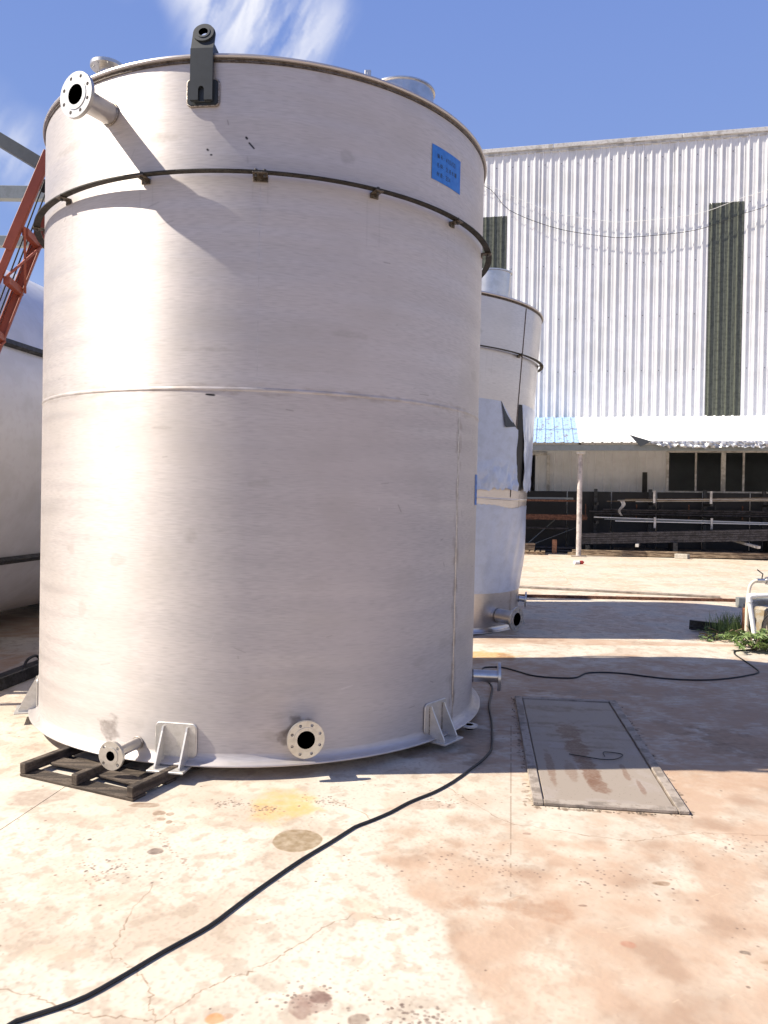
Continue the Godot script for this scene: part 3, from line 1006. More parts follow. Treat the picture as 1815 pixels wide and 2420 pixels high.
func shell_common(t: Node3D, R: float, Hrim: float, Hseam: float, m: Material, vs: float, up: Array, low: Array) -> void:
	P(t, "upper_shell", pierced(R, Hseam, Hrim, vs, up), m)
	P(t, "lower_shell", pierced(R, 0.055, Hseam, vs, low), M.shell_low if m == M.shell else m)
	P(t, "base_lip", lathe([Vector2(0.0, 0.0), Vector2(R + 0.060, 0.0), Vector2(R + 0.0635, 0.003), Vector2(R + 0.0635, 0.009), Vector2(R + 0.060, 0.012), Vector2(R + 0.040, 0.014), Vector2(R + 0.020, 0.020), Vector2(R + 0.008, 0.032), Vector2(R + 0.002, 0.048), Vector2(R, 0.058)], 160, true, -PI, PI, vs), m)
	P(t, "weld_seam", lathe([Vector2(R, Hseam - 0.011), Vector2(R + 0.0025, Hseam - 0.007), Vector2(R + 0.004, Hseam), Vector2(R + 0.0025, Hseam + 0.007), Vector2(R, Hseam + 0.011)], 160, true, -PI, PI, vs), m)
	# rolled rim over a narrow groove, then the low conical roof
	P(t, "rim_band", lathe([Vector2(R + 0.003, Hrim + 0.020), Vector2(R + 0.016, Hrim + 0.022), Vector2(R + 0.020, Hrim + 0.030), Vector2(R + 0.016, Hrim + 0.041), Vector2(R + 0.004, Hrim + 0.048), Vector2(R - 0.03, Hrim + 0.052)], 160, false, -PI, PI, vs), M.rim)
	P(t, "rim_weld", lathe([Vector2(R + 0.001, Hrim - 0.002), Vector2(R + 0.007, Hrim), Vector2(R + 0.008, Hrim + 0.007), Vector2(R + 0.005, Hrim + 0.010), Vector2(R + 0.008, Hrim + 0.014), Vector2(R + 0.003, Hrim + 0.021)], 160, false, -PI, PI, vs), M.weld_tint_shade)
	P(t, "roof", lathe([Vector2(R - 0.025, Hrim + 0.050), Vector2(0.9, Hrim + 0.16), Vector2(0.0, Hrim + 0.26)], 96, false, -PI, PI, vs), m)

const STROKES := {
	"bian": [[3,0,1,3,3.2,3,1,6,3.5,5.5],[0.5,9,3.5,8],[6.5,0,7,1],[4.5,1.5,9.5,1.5,9.5,3.5,4.5,3.5],[4.5,1.5,4.5,6,3.8,9.5],[5.2,9.5,5.2,5,9.5,5,9.5,9.5],[5.2,7,9.5,7],[6.6,5,6.6,9.5],[8,5,8,9.5]],
	"hao": [[3,0.5,7,0.5,7,3.5,3,3.5,3,0.5],[0.5,5,9.5,5],[3.5,5,3,7,7.5,7,7,9.3,5,9]],
	"ming": [[4,0,1,4.5],[3.5,1.5,7.5,1.5,5,4.5,0.5,7],[3,3,4.5,4],[3.5,6,8.5,6,8.5,9.5,3.5,9.5,3.5,6]],
	"cheng": [[3.5,0.5,1,1.5],[0,3.5,4.5,3.5],[2.3,1,2.3,10],[2.3,4.5,0.3,7],[2.3,4.5,4.3,6.5],[6.5,0,5,3],[6,2,9.8,2,9.3,3.5],[7.3,3.5,7.3,9,6.5,8.5],[6,5,5,8],[8.5,5,9.7,8]],
	"sheng": [[3,0,1.5,4],[2,2.5,9,2.5],[5,0,5,9.5],[2,6,8.5,6],[0.5,9.5,9.7,9.5]],
	"huo": [[1,1,2,2],[0.3,4,1.5,5],[0.5,9,2.3,6],[9,0.5,4,1.5],[3,4,9.8,4],[6.5,1,6.5,6],[4,6,9,6,9,9.7,4,9.7,4,6]],
	"shui": [[5,0,5,9.5,4,9],[1,3,4,3,1,8],[8.5,2,5.5,4.5],[5.3,3,9.5,8.5]],
	"guan": [[1.5,0,0.5,2],[1,1.5,4.3,1.5],[0,4,4.6,4],[2.3,1.5,2.3,9],[0.6,5.5,0.6,9,4.2,9,4.2,5.5],[5,1,10,1],[6.3,0,6.3,2],[8.5,0,8.5,2],[5.2,2.5,7,2.5,7,4,5.2,4,5.2,2.5],[8,2.5,9.8,2.5,9.8,4,8,4,8,2.5],[6,4.3,5,6.5],[5.7,10,5.7,5.5,10,5.5],[5.7,7,9.5,7],[5.7,8.4,9.5,8.4],[5.7,9.8,10,9.8],[7.7,5,7.7,9.8]],
	"cai": [[0,3,4.5,3],[2.3,0,2.3,10],[2.3,3.5,0,7.5],[2.3,4,4.3,6],[5,3,10,3],[8,0,8,9.5,6.8,9],[8,3,5,8]],
	"zhi": [[8.5,0,2,1.2],[2,1,2,6,0.8,9.5],[2,3,9.5,3],[5.5,1,5.5,4.8],[3.5,8,3.5,4.8,8.5,4.8,8.5,8],[6,6,6,8,3,9.8],[6.5,8,9,9.8]],
	":": [[1.5,4,1.6,4.1],[1.5,8,1.6,8.1]], "4": [[4,0,0.5,6.5,5.5,6.5],[4,0,4,9.5]], "1": [[1,2,3,0,3,9.5]],
	"0": [[1.5,0,4,0,5,2,5,7.5,4,9.5,1.5,9.5,0.5,7.5,0.5,2,1.5,0]], "V": [[0,0,3,9.5,6,0]],
	"3": [[0.5,0.8,2,0,4,0,5,2,4,4.3,2,4.5,4,4.8,5.2,7,4,9.5,2,9.5,0.4,8.3]]}

func label_image() -> Image:
	var im := Image.create(576, 384, false, Image.FORMAT_RGB8)
	im.fill(Color(0.18, 0.44, 0.76))
	var nz := FastNoiseLite.new()
	nz.frequency = 0.01
	for j in 384:
		for i in 576:
			var v := nz.get_noise_2d(i, j) * 0.05
			im.set_pixel(i, j, Color(0.18 + v, 0.44 + v, 0.76 + v))
	var rows := [["bian", "hao", ":", "4", "1", "0", "V", "0", "0"], ["ming", "cheng", ":", "sheng", "huo", "shui", "guan"], ["cai", "zhi", ":", "3", "0", "4"]]
	for r in 3:
		var x := 86.0
		var y := 78.0 + r * 100.0
		for g in rows[r]:
			for s in STROKES[g]:
				for k in range(0, s.size() - 2, 2):
					line(im, Vector2(x + s[k] * 4.6, y + s[k + 1] * 4.8), Vector2(x + s[k + 2] * 4.6, y + s[k + 3] * 4.8), 3.1 if g.length() == 1 else 2.5, Color(0.04, 0.05, 0.08), 0.97)
			x += 34.0 if g.length() == 1 else 60.0
			if g == ":": x += 14.0
	return im

func curved_label(t: Node3D, R: float, th0: float, th1: float, h0: float, h1: float) -> void:
	var f := func(u: float, v: float) -> Vector3: return pol(lerpf(th0, th1, u), R + 0.0025, lerpf(h1, h0, v))
	var o := P(t, "label_sticker", sheet(12, 2, f), M.label)
	o.set_meta("label", "blue printed label with three lines of black writing")

func build_main_tank() -> void:
	M.label = mat(Color.WHITE, 0.4)
	M.label.albedo_texture = tex(label_image())
	M.rim = M.shell.duplicate()
	M.rim.roughness = 0.45
	var t := thing("storage_tank", "large upright stainless steel tank with blue label and dark lifting lug", "tank", Vector3(-0.911, 0.072, -5.908), 0.0, "upright stainless tanks")
	t.basis = Basis(Vector3.BACK, -0.0084)
	var R := 1.6
	shell_common(t, R, 3.939, 2.123, M.shell, 1.0 / 4.1, [[-27.74, 3.727, 0.056]], [[-17.9, 0.086, 0.027], [16.5, 0.165, 0.051], [84.0, 0.205, 0.042]])
	ring_with_clips(t, R, 3.318, -66.0, 24.0, 15)
	# upright seams
	for e in [[60.0, 0.06, 2.11, 0.004], [6.0, 2.135, 3.30, 0.0012], [52.5, 2.135, 3.93, 0.0012]]:
		P(t, "weld_seam", tube([pol(e[0], R - 0.001, e[1]), pol(e[0], R - 0.001, e[2])], e[3], 8), M.weld_bright if M.has("weld_bright") else M.shell)
	curved_label(t, R, 45.9, 57.5, 3.524, 3.740)
	curved_label(t, R, 75.4, 87.0, 1.492, 1.712)
	# nozzles: angle, height, pipe, face radius, flange
	nozzle(t, -27.74, 3.727, 0.062, 0.056, 1.845, 0.250, 8, 0.022, R, 0.021)
	nozzle(t, -17.9, 0.086, 0.032, 0.027, 1.845, 0.158, 4, 0.018, R, 0.019)
	nozzle(t, 16.5, 0.165, 0.056, 0.051, 1.725, 0.212, 8, 0.020, R, 0.018)
	nozzle(t, 84.0, 0.205, 0.046, 0.042, 1.81, 0.215, 8, 0.020, R, 0.018)
	for k in 6:
		anchor_bracket(t, -9.2 + 61.0 * (k - 1) if k < 3 else 113.0 + 61.0 * (k - 3), R)
	# lifting lug: pad, slotted strap that leans in above the rim, boss with an eye, brace
	var lug := Node3D.new()
	lug.name = "lifting_lug"
	t.add_child(lug)
	lug.position = pol(-5.75, R, 0)
	lug.rotation.y = deg_to_rad(-5.75)
	P(lug, "pad", prism(round_rect(0.172, 0.135, 0.018), -0.006, 0.014), M.lug, Vector3(0, 3.767, 0))
	var edge := []
	for p in round_rect(0.180, 0.143, 0.020): edge.append(Vector3(p.x, p.y + 3.767, 0.006))
	edge.append(edge[0])
	P(lug, "weld_bead", tube(edge, 0.006, 6, false), M.weld)
	var strap := PackedVector2Array([Vector2(-0.064, 3.712), Vector2(-0.017, 3.712), Vector2(-0.017, 3.772), Vector2(-0.011, 3.784), Vector2(0, 3.789), Vector2(0.011, 3.784), Vector2(0.017, 3.772), Vector2(0.017, 3.712), Vector2(0.064, 3.712), Vector2(0.064, 3.995), Vector2(-0.064, 3.995)])
	P(lug, "strap", prism(strap, 0.022, 0.044), M.lug)
	P(lug, "slot_back", bx(Vector3(0.10, 0.10, 0.012), 0.003), M.lug, Vector3(0, 3.76, 0.018))
	var head := Node3D.new()
	head.name = "lug_head"
	lug.add_child(head)
	head.position = Vector3(0, 3.995, 0.033)
	head.rotation.x = deg_to_rad(-17)
	var hp := PackedVector2Array()
	for k in 13:
		var a := PI * k / 12.0
		hp.append(Vector2(0.064 * cos(a), 0.100 + 0.064 * sin(a)))
	hp.append(Vector2(-0.064, -0.004))
	hp.append(Vector2(0.064, -0.004))
	# head plate with the eye cut out: two halves round the hole
	var st := begin()
	for side in [-1.0, 1.0]:
		var poly := PackedVector2Array()
		poly.append(Vector2(0, -0.004))
		poly.append(Vector2(side * 0.064, -0.004))
		for k in 10:
			var a := PI * 0.5 * k / 9.0
			poly.append(Vector2(side * 0.064 * cos(a), 0.100 + 0.064 * sin(a)))
		for k in 13:
			var a := PI * 0.5 - PI * k / 12.0
			poly.append(Vector2(side * 0.027 * cos(a), 0.100 + 0.027 * sin(a)))
		var half := prism(poly, -0.006, 0.006)
		st.append_from(half, 0, Transform3D.IDENTITY)
	P(head, "head_plate", st.commit(), M.lug)
	P(head, "eye_boss", flange(0.118, 0.053, 0.012, 6, 0.085, 0.0015), M.lug, Vector3(0, 0.100, 0.005))
	P(lug, "brace", prism(PackedVector2Array([Vector2(-0.02, 3.985), Vector2(0.02, 3.985), Vector2(0.01, 4.045), Vector2(-0.02, 4.045), Vector2(-0.30, 4.02), Vector2(-0.30, 3.985)]), -0.055, -0.040), M.lug).basis = Basis(Vector3(0, 0, 1), Vector3(0, 1, 0), Vector3(-1, 0, 0))
	# fittings on the roof
	var n := P(t, "roof_nozzle", lathe([Vector2(0.055, 4.05), Vector2(0.055, 4.40)], 32), M.pipe, Vector3(-1.03, 0, 0.70))
	P(n, "flange", flange(0.22, 0.10, 0.022, 8, 0.18, 0.018), M.flange, Vector3(0, 4.38, 0), Vector3(-PI / 2, 0, 0))
	var mw := P(t, "manway", lathe([Vector2(0.24, 4.02), Vector2(0.24, 4.555), Vector2(0.252, 4.56), Vector2(0.252, 4.57), Vector2(0.235, 4.57), Vector2(0.235, 4.1)], 56), M.pipe, Vector3(0.965, 0, 0.10))
	P(mw, "lid", lathe([Vector2(0.236, 4.53), Vector2(0.0, 4.545)], 40), M.pipe)
	var cl := P(t, "roof_clamp", tube([Vector3(0.72, 4.0, 0.5), Vector3(0.72, 4.50, 0.5)], 0.012, 8), M.flange)
	P(cl, "clamp_head", bx(Vector3(0.045, 0.07, 0.02), 0.004), M.flange, Vector3(0.72, 4.485, 0.5))
	# the tab with a hole at the foot
	var tab := P(t, "lifting_tab", flange(0.12, 0.055, 0.008, 6, 0.09, 0.0015), M.bracket, pol(63.5, R + 0.085, -0.006), Vector3(-PI / 2, 0, 0))
	tab.rotation.z = 0.0
	# rests: two squared timbers below the floor plate
	for e in [[Vector3(-2.30, 0, -5.55), Vector3(0.20, 0, -5.55), "leftover squared timber under the near side of the large tank"], [Vector3(-2.1, 0, -6.6), Vector3(0.5, 0, -6.6), "squared timber bearer under the far side of the large tank"]]:
		var w := B(self, "timber_bearer", e[0] + Vector3(0, 0.035, 0), e[1] + Vector3(0, 0.031, 0), 0.09, 0.066, M.wood_dark)
		tag(w, e[2], "timber", "timbers under the tanks")

func build_second_tank() -> void:
	var t := thing("storage_tank", "shorter looking stainless tank with peeling bluish film behind the large tank", "tank", Vector3(0.198, 0.105, -10.26), 0.0, "upright stainless tanks")
	t.basis = Basis(Vector3.BACK, -0.0646) * Basis(Vector3.RIGHT, 0.0249)
	var R := 1.58
	shell_common(t, R, 3.89, 1.592, M.shell2, 1.0 / 4.1, [], [[48.5, 0.19, 0.080], [80.0, 0.30, 0.036]])
	ring_with_clips(t, R, 3.315, -61.5, 27.2, 13)
	P(t, "weld_seam", tube([pol(50.6, R, 1.62), pol(50.6, R, 3.88)], 0.007, 8), M.rust_weld if M.has("rust_weld") else M.weld)
	var wz := FastNoiseLite.new()
	wz.seed = 2
	wz.frequency = 0.9
	var f1 := func(u: float, v: float) -> Vector3:
		var th := lerpf(8.0, 53.5, u)
		var top := 2.735 if th < 38.0 else lerpf(2.742, 2.45, (th - 38.0) / 12.0)
		if th > 50.0: top = 2.45 - (th - 50.0) * 0.006
		var h := lerpf(top, 1.70 + 0.05 * wz.get_noise_1d(th * 0.16), v)
		var lo := maxf(0.0, v - 0.55 - 0.25 * (1.0 - u)) / 0.45
		var bulge := 0.010 + 0.075 * lo * (0.25 + 0.5 * wz.get_noise_2d(th * 0.20 + v * 2.0, v * 3.0 - th * 0.03)) + 0.030 * lo * absf(sin(atan2(2.16 - h, (50.0 - th) * 0.0276 + 0.02) * 6.0 + 1.2 * wz.get_noise_1d(th * 0.1))) + 0.012 * maxf(0, u - 0.8) * sin(v * 14.0)
		return pol(th, R + bulge, h)
	P(t, "protective_film", sheet(96, 72, f1), M.film)
	var fold := func(u: float, v: float) -> Vector3:
		var a := pol(37.9, R + 0.012, 2.742).lerp(pol(49.6, R + 0.014, 2.47), v)
		var b := pol(37.9, R + 0.012, 2.742).lerp(pol(41.4, R + 0.035, 2.44), v)
		return a.lerp(b, u)
	P(t, "film_fold", sheet(8, 8, fold), M.film_black)
	var f2 := func(u: float, v: float) -> Vector3:
		var left := 52.6 + 1.2 * sin(v * PI) + 6.5 * v * v
		var th := lerpf(left, 90.0, u)
		var h := lerpf(2.75 - 0.03 * u, 1.70 + 0.02 * sin(u * 23.0) + 0.05 * u, v)
		var away := 0.012 + 0.040 * pow(1.0 - u, 3.0) * (0.4 + 0.6 * sin(v * PI)) + 0.03 * v * v * pow(1.0 - u * 0.5, 2.0) + 0.035 * v * wz.get_noise_2d(th * 0.25, v * 2.5 + 40.0)
		return pol(th, R + away, h)
	P(t, "protective_film", sheet(36, 36, f2), M.film)
	var f2b := func(u: float, v: float) -> Vector3:
		var left := 52.6 + 1.2 * sin(v * PI) + 6.5 * v * v
		var th := lerpf(51.3 + 1.0 * v, left, u)
		return pol(th, R + 0.004 + u * (0.02 + 0.02 * sin(v * PI)), lerpf(2.74, 1.71, v))
	P(t, "film_black", sheet(6, 24, f2b), M.film_black)  # black sheet set across the gap from shell to lifted film edge
	var f3 := func(u: float, v: float) -> Vector3:
		var th := lerpf(8.0, 98.0, u)
		var top := 1.52 - 0.03 * maxf(0.0, sin((th - 40.0) * 0.13)) + 0.006 * sin(th * 2.1)
		var h := lerpf(top, 0.465, v)
		var away := 0.006 + 0.006 * sin(th * 0.6 + v * 7.0) * sin(v * PI) + 0.03 * pow(maxf(0.0, sin(v * PI)), 2.0) * smoothstep(66.0, 74.0, th) * (1.0 - smoothstep(76.0, 84.0, th))
		return pol(th, R + away, h)
	P(t, "protective_film", sheet(60, 30, f3), M.film)
	nozzle(t, 48.5, 0.19, 0.085, 0.080, 1.85, 0.285, 8, 0.024, R, 0.022)
	nozzle(t, 80.0, 0.30, 0.040, 0.036, 1.685, 0.20, 8, 0.020, R, 0.018)
	for k in 3:
		anchor_bracket(t, 72.0 + 120.0 * k, R)
	var nk := P(t, "manway", lathe([Vector2(0.215, 3.95), Vector2(0.215, 4.40), Vector2(0.228, 4.405), Vector2(0.228, 4.42), Vector2(0.21, 4.42), Vector2(0.21, 4.1)], 56), M.pipe, Vector3(0.87, 0, 0.46))
	P(nk, "lid", lathe([Vector2(0.211, 4.39), Vector2(0.0, 4.40)], 40), M.pipe)
	for e in [[Vector3(-1.2, 0.085, -9.5), Vector3(-1.2, 0.085, -11.0), 0.17, "thick timber block raising the far side of the second tank"], [Vector3(0.1, 0.042, -9.0), Vector3(0.1, 0.042, -11.5), 0.083, "low timber bearer under the middle of the second tank"]]:
		var w := B(self, "timber_bearer", e[0], e[1], 0.12, e[2], M.wood_dark)
		tag(w, e[3], "timber", "timbers under the tanks")

func build_horizontal_tank() -> void:
	var t := thing("horizontal_tank", "huge horizontal pale steel tank lying behind the red boom", "tank", Vector3(-5.495, 0, -6.5), deg_to_rad(-8.37))
	var R := 2.1
	var hc := 2.2
	var prof := []
	prof.append(Vector2(0.0, -0.42))
	for k in 9:
		var a := PI * 0.5 * (k + 1) / 9.0
		prof.append(Vector2(R * sin(a), -0.42 * cos(a)))
	prof.append(Vector2(R, 9.0))
	for k in 9:
		var a := PI * 0.5 * (k + 1) / 9.0
		prof.append(Vector2(R * cos(a), 9.0 + 0.42 * sin(a)))
	P(t, "shell", lathe(prof, 128, true), M.cream_tank, Vector3(0, hc, 0), Vector3(-PI / 2, 0, 0))
	for e in [[1.965, 0.748], [1.69, -1.252]]:
		var d := Vector2(e[0], e[1]).normalized()
		var o := P(t, "stringer", bx(Vector3(0.055, 0.060, 8.9), 0.006), M.dark_steel, Vector3(d.x * (R + 0.02), hc + d.y * (R + 0.02), -4.4))
		o.rotation.z = atan2(d.y, d.x)
	for z in [-4.4, -8.2]:
		var poly := PackedVector2Array([Vector2(-1.7, 0), Vector2(1.7, 0)])
		for k in 15:
			var a := deg_to_rad(-40.0 - 100.0 * k / 14.0)
			poly.append(Vector2(cos(a) * R, hc + sin(a) * R))
		P(t, "saddle", prism(poly, z - 0.12, z + 0.12), M.dark_steel)

func build_crane() -> void:
	# inclined boom of two red channels with rungs, cross braces and hoist ropes
	var s := 0.968
	var t := thing("crane_boom", "red steel boom with rungs and ropes leaning beside the tank", "crane", Vector3(-4.35, 0, -6.1))
	var o := t.position
	var px := func(x: float, y: float, z: float) -> Vector3:
		# places measured at 6.2 m depth moved to depth z along the line of sight height
		return Vector3(x * z / 6.2, 1.595 + (y - 1.595) * z / 6.2, -z) - o
	var a_top: Vector3 = px.call(-2.725, 4.33, 6.10)
	var a_low: Vector3 = px.call(-3.086, 3.452, 5.98)
	var d: Vector3 = (a_top - a_low).normalized()
	var foot: Vector3 = a_low - d * ((a_low.y - 0.0) / d.y)
	B(t, "chord", foot, a_top, 0.060, 0.052, M.red)
	B(t, "chord_plate", a_low + d * 0.1 + Vector3(0.0, 0, 0.045), a_top + Vector3(0, 0, 0.036), 0.008, 0.066, M.red)
	var b_top: Vector3 = px.call(-2.80, 3.66, 6.38)
	var b_low: Vector3 = px.call(-3.115, 2.85, 6.27)
	var e: Vector3 = (b_top - b_low).normalized()
	var foot2: Vector3 = b_low - e * (b_low.y / e.y)
	# a channel: web and two flanges
	B(t, "chord", foot2, b_top + e * 0.25, 0.02, 0.075, M.red)
	for w in [-0.042, 0.042]:
		var side: Vector3 = e.cross(Vector3(0, 0, 1)).normalized() * w
		B(t, "chord_flange", foot2 + side + Vector3(0, 0, 0.02), b_top + e * 0.25 + side + Vector3(0, 0, 0.02), 0.07, 0.012, M.red)
	# rungs join the chords, a cross brace in every bay
	for k in range(-1, 9):
		var r0: Vector3 = px.call(-2.922 - 0.150 * k, 3.700 - 0.388 * k, 6.04 - 0.054 * k)
		var r1: Vector3 = px.call(-2.815 - 0.1415 * k, 3.592 - 0.3775 * k, 6.36 - 0.052 * k)
		if r1.y < 0.06: break
		if k >= 0:
			B(t, "rung", r0, r1, 0.05, 0.062, M.red)
		if k % 2 == 0 and r1.y > 0.5:
			B(t, "brace", px.call(-2.926 - 0.150 * k, 3.739 - 0.388 * k, 5.98 - 0.054 * k), px.call(-2.919 - 0.146 * k, 3.206 - 0.383 * k, 6.30 - 0.052 * k), 0.018, 0.018, M.red)
			B(t, "brace", px.call(-3.068 - 0.150 * k, 3.342 - 0.388 * k, 5.91 - 0.054 * k), px.call(-2.786 - 0.146 * k, 3.585 - 0.383 * k, 6.33 - 0.052 * k), 0.018, 0.018, M.red)
	for k in 2:
		var c0: Vector3 = px.call(-2.80 + 0.025 * k, 4.02 - 0.05 * k, 6.22)
		var c1: Vector3 = px.call(-3.12 + 0.02 * k, 3.157 - 0.05 * k, 6.22)
		var dd := (c1 - c0).normalized()
		P(t, "rope", tube([c0 - dd * 0.1, c1 + dd * 2.6], 0.006, 6), M.rubber)
	P(t, "sheave", lathe([Vector2(0.01, -0.02), Vector2(0.05, -0.02), Vector2(0.04, 0.0), Vector2(0.05, 0.02), Vector2(0.01, 0.02)], 24), M.dark_steel, px.call(-2.78, 4.07, 6.25), Vector3(PI / 2, 0, 0))
	P(t, "foot_plate", bx(Vector3(0.5, 0.02, 0.6), 0.004), M.red, Vector3(foot.x, 0.012, foot.z - 0.2))
	# grey stay that ends at the boom head, with its own post out of the frame
	var g := thing("steel_stay", "grey steel beam slanting up from the red boom head", "beam", Vector3(-4.9, 0, -6.25))
	var so := g.position
	var s0: Vector3 = px.call(-2.80, 4.24, 6.25) + o - so
	var s1: Vector3 = px.call(-3.127, 4.43, 6.25) + o - so
	var sd := (s1 - s0).normalized()
	var far := s0 + sd * 2.3
	B(g, "beam", s0, far, 0.09, 0.10, M.stay)
	B(g, "post", Vector3(far.x + 0.05, 0, far.z), far, 0.10, 0.10, M.grey_steel)
	# grey portal behind: two horizontal rails between posts
	var f := thing("steel_portal", "pale grey steel portal with two rails behind the red boom", "frame", Vector3(-7.5, 0, -12.0))
	B(f, "rail", Vector3(-2.6, 6.26, 0), Vector3(4.6, 6.255, 0), 0.14, 0.20, M.grey_steel)
	B(f, "rail", Vector3(-2.6, 5.51, 0.0), Vector3(4.6, 5.508, 0.0), 0.12, 0.16, M.grey_steel)
	B(f, "post", Vector3(-2.6, 0, 0.18), Vector3(-2.6, 6.5, 0.18), 0.2, 0.2, M.grey_steel)
	B(f, "post", Vector3(4.6, 0, 0.18), Vector3(4.6, 6.4, 0.18), 0.2, 0.2, M.grey_steel)

func build_hatch() -> void:
	var t := thing("pit_cover", "rusty steel pit cover in an angle iron frame on the concrete", "cover", Vector3(1.3215, 0, -4.976), deg_to_rad(-7.2))
	var w := 0.785
	var l := 2.16
	for s in [-1.0, 1.0]:
		P(t, "frame_bar", bx(Vector3(0.055, 0.02, l), 0.004), M.frame, Vector3(s * (w / 2 - 0.0275), 0.012, 0))
		P(t, "frame_bar", bx(Vector3(w - 0.114, 0.02, 0.055), 0.004), M.frame, Vector3(0, 0.012, s * (l / 2 - 0.0275)))
	P(t, "cover_plate", bx(Vector3(w - 0.126, 0.012, l - 0.126), 0.003), M.plate, Vector3(0, 0.008, 0))
	# crumbled mortar along the edges
	rng.seed = 12
	var st := begin()
	for k in 160:
		var side := rng.randi() % 4
		var p := Vector3(rng.randf_range(-w / 2 - 0.03, w / 2 + 0.02), 0, l / 2 + absf(rng.randfn(0, 0.014)))
		if side == 0: p.z = -l / 2 - absf(rng.randfn(0, 0.012))
		if side >= 2:
			p.z = rng.randf_range(-l / 2, l / 2)
			p.x = (w / 2 + absf(rng.randfn(0, 0.016))) * (-1.0 if side == 2 else 1.0)
		var sc := rng.randf_range(0.003, 0.009)
		box_into(st, p + Vector3(0, sc * 0.12, 0), Vector3(sc, sc * 0.4, sc * rng.randf_range(0.6, 1.6)), sc * 0.15, Basis(Vector3.UP, rng.randf() * 3.0))
	var o := P(t, "mortar_crumbs", st.commit(), M.mud)
	o.set_meta("kind", "stuff")
	# a bent wire lying on it
	var wire := P(self, "wire_scrap", tube(curve([Vector3(1.17, 0.018, -4.72), Vector3(1.27, 0.02, -4.66), Vector3(1.36, 0.02, -4.62), Vector3(1.44, 0.022, -4.63), Vector3(1.50, 0.02, -4.72), Vector3(1.40, 0.02, -4.76), Vector3(1.38, 0.02, -4.68)], 0.02), 0.0028, 6), M.rubber)
	tag(wire, "short twisted black wire lying on the pit cover", "wire")

func build_pallet() -> void:
	var t := thing("pallet", "dark weathered wooden pallet with three stringers under the tank edge", "pallet", Vector3(-2.032, 0, -4.272), atan2(-0.342, 0.751))
	# local x along the front edge, -z towards the tank
	var w := 0.825
	for k in 3:
		var x := 0.022 + k * (w - 0.044) / 2.0
		P(t, "stringer", bx(Vector3(0.043, 0.058, 1.02), 0.004), M.wood_dark, Vector3(x, 0.0475, -0.51))
	for e in [[0.05, 0.10], [0.30, 0.085], [0.56, 0.09], [0.93, 0.10]]:
		P(t, "bottom_board", bx(Vector3(w, 0.016, e[1]), 0.003), M.wood_dark, Vector3(w / 2, 0.0095, -e[0]))
	P(t, "loose_board", bx(Vector3(0.36, 0.014, 0.10), 0.003), M.wood_dark, Vector3(w * 0.29, 0.033, -0.21), Vector3(0, 0.04, 0))
	P(t, "loose_board", bx(Vector3(0.36, 0.014, 0.09), 0.003), M.wood_dark, Vector3(w * 0.745, 0.033, -0.17), Vector3(0, -0.05, 0))

# ---------------------------------------------------------------- warehouse
func clad_mesh(width: float, h: float, rib := 0.029) -> ArrayMesh:
	# ribbed sheet, u from 0 to width, four ribs, outside towards +z
	var key := "c%s %s %s" % [width, h, rib]
	if cache.has(key):
		return cache[key]
	var st := begin()
	var pts := []
	var n := 4
	var p := width / n
	for k in n:
		var x := k * p
		for e in [[0.0, 0.0], [0.055, 0.0], [0.075, rib], [0.105, rib], [0.125, 0.0], [0.170, 0.0], [0.176, 0.004], [0.186, 0.004], [0.192, 0.0], [0.225, 0.0], [0.231, 0.004], [0.241, 0.004], [0.247, 0.0]]:
			pts.append(Vector2(x + e[0] * p / 0.26, e[1]))
	pts.append(Vector2(width, 0))
	for i in pts.size() - 1:
		var a: Vector2 = pts[i]
		var b: Vector2 = pts[i + 1]
		var d := b - a
		if d.length() < 1e-5: continue
		face(st, [Vector3(a.x, 0, a.y), Vector3(b.x, 0, b.y), Vector3(b.x, h, b.y), Vector3(a.x, h, a.y)], Vector3(-d.y, 0, d.x))
		face(st, [Vector3(a.x, 0, a.y - 0.002), Vector3(b.x, 0, b.y - 0.002), Vector3(b.x, h, b.y - 0.002), Vector3(a.x, h, a.y - 0.002)], Vector3(d.y, 0, -d.x))
	cache[key] = st.commit()
	return cache[key]

func building_node(called: String, label: String, cat: String, group := "") -> Node3D:
	return thing(called, label, cat, Vector3(3.35, 0, -25.5), -atan2(1.8, 8.55), group)

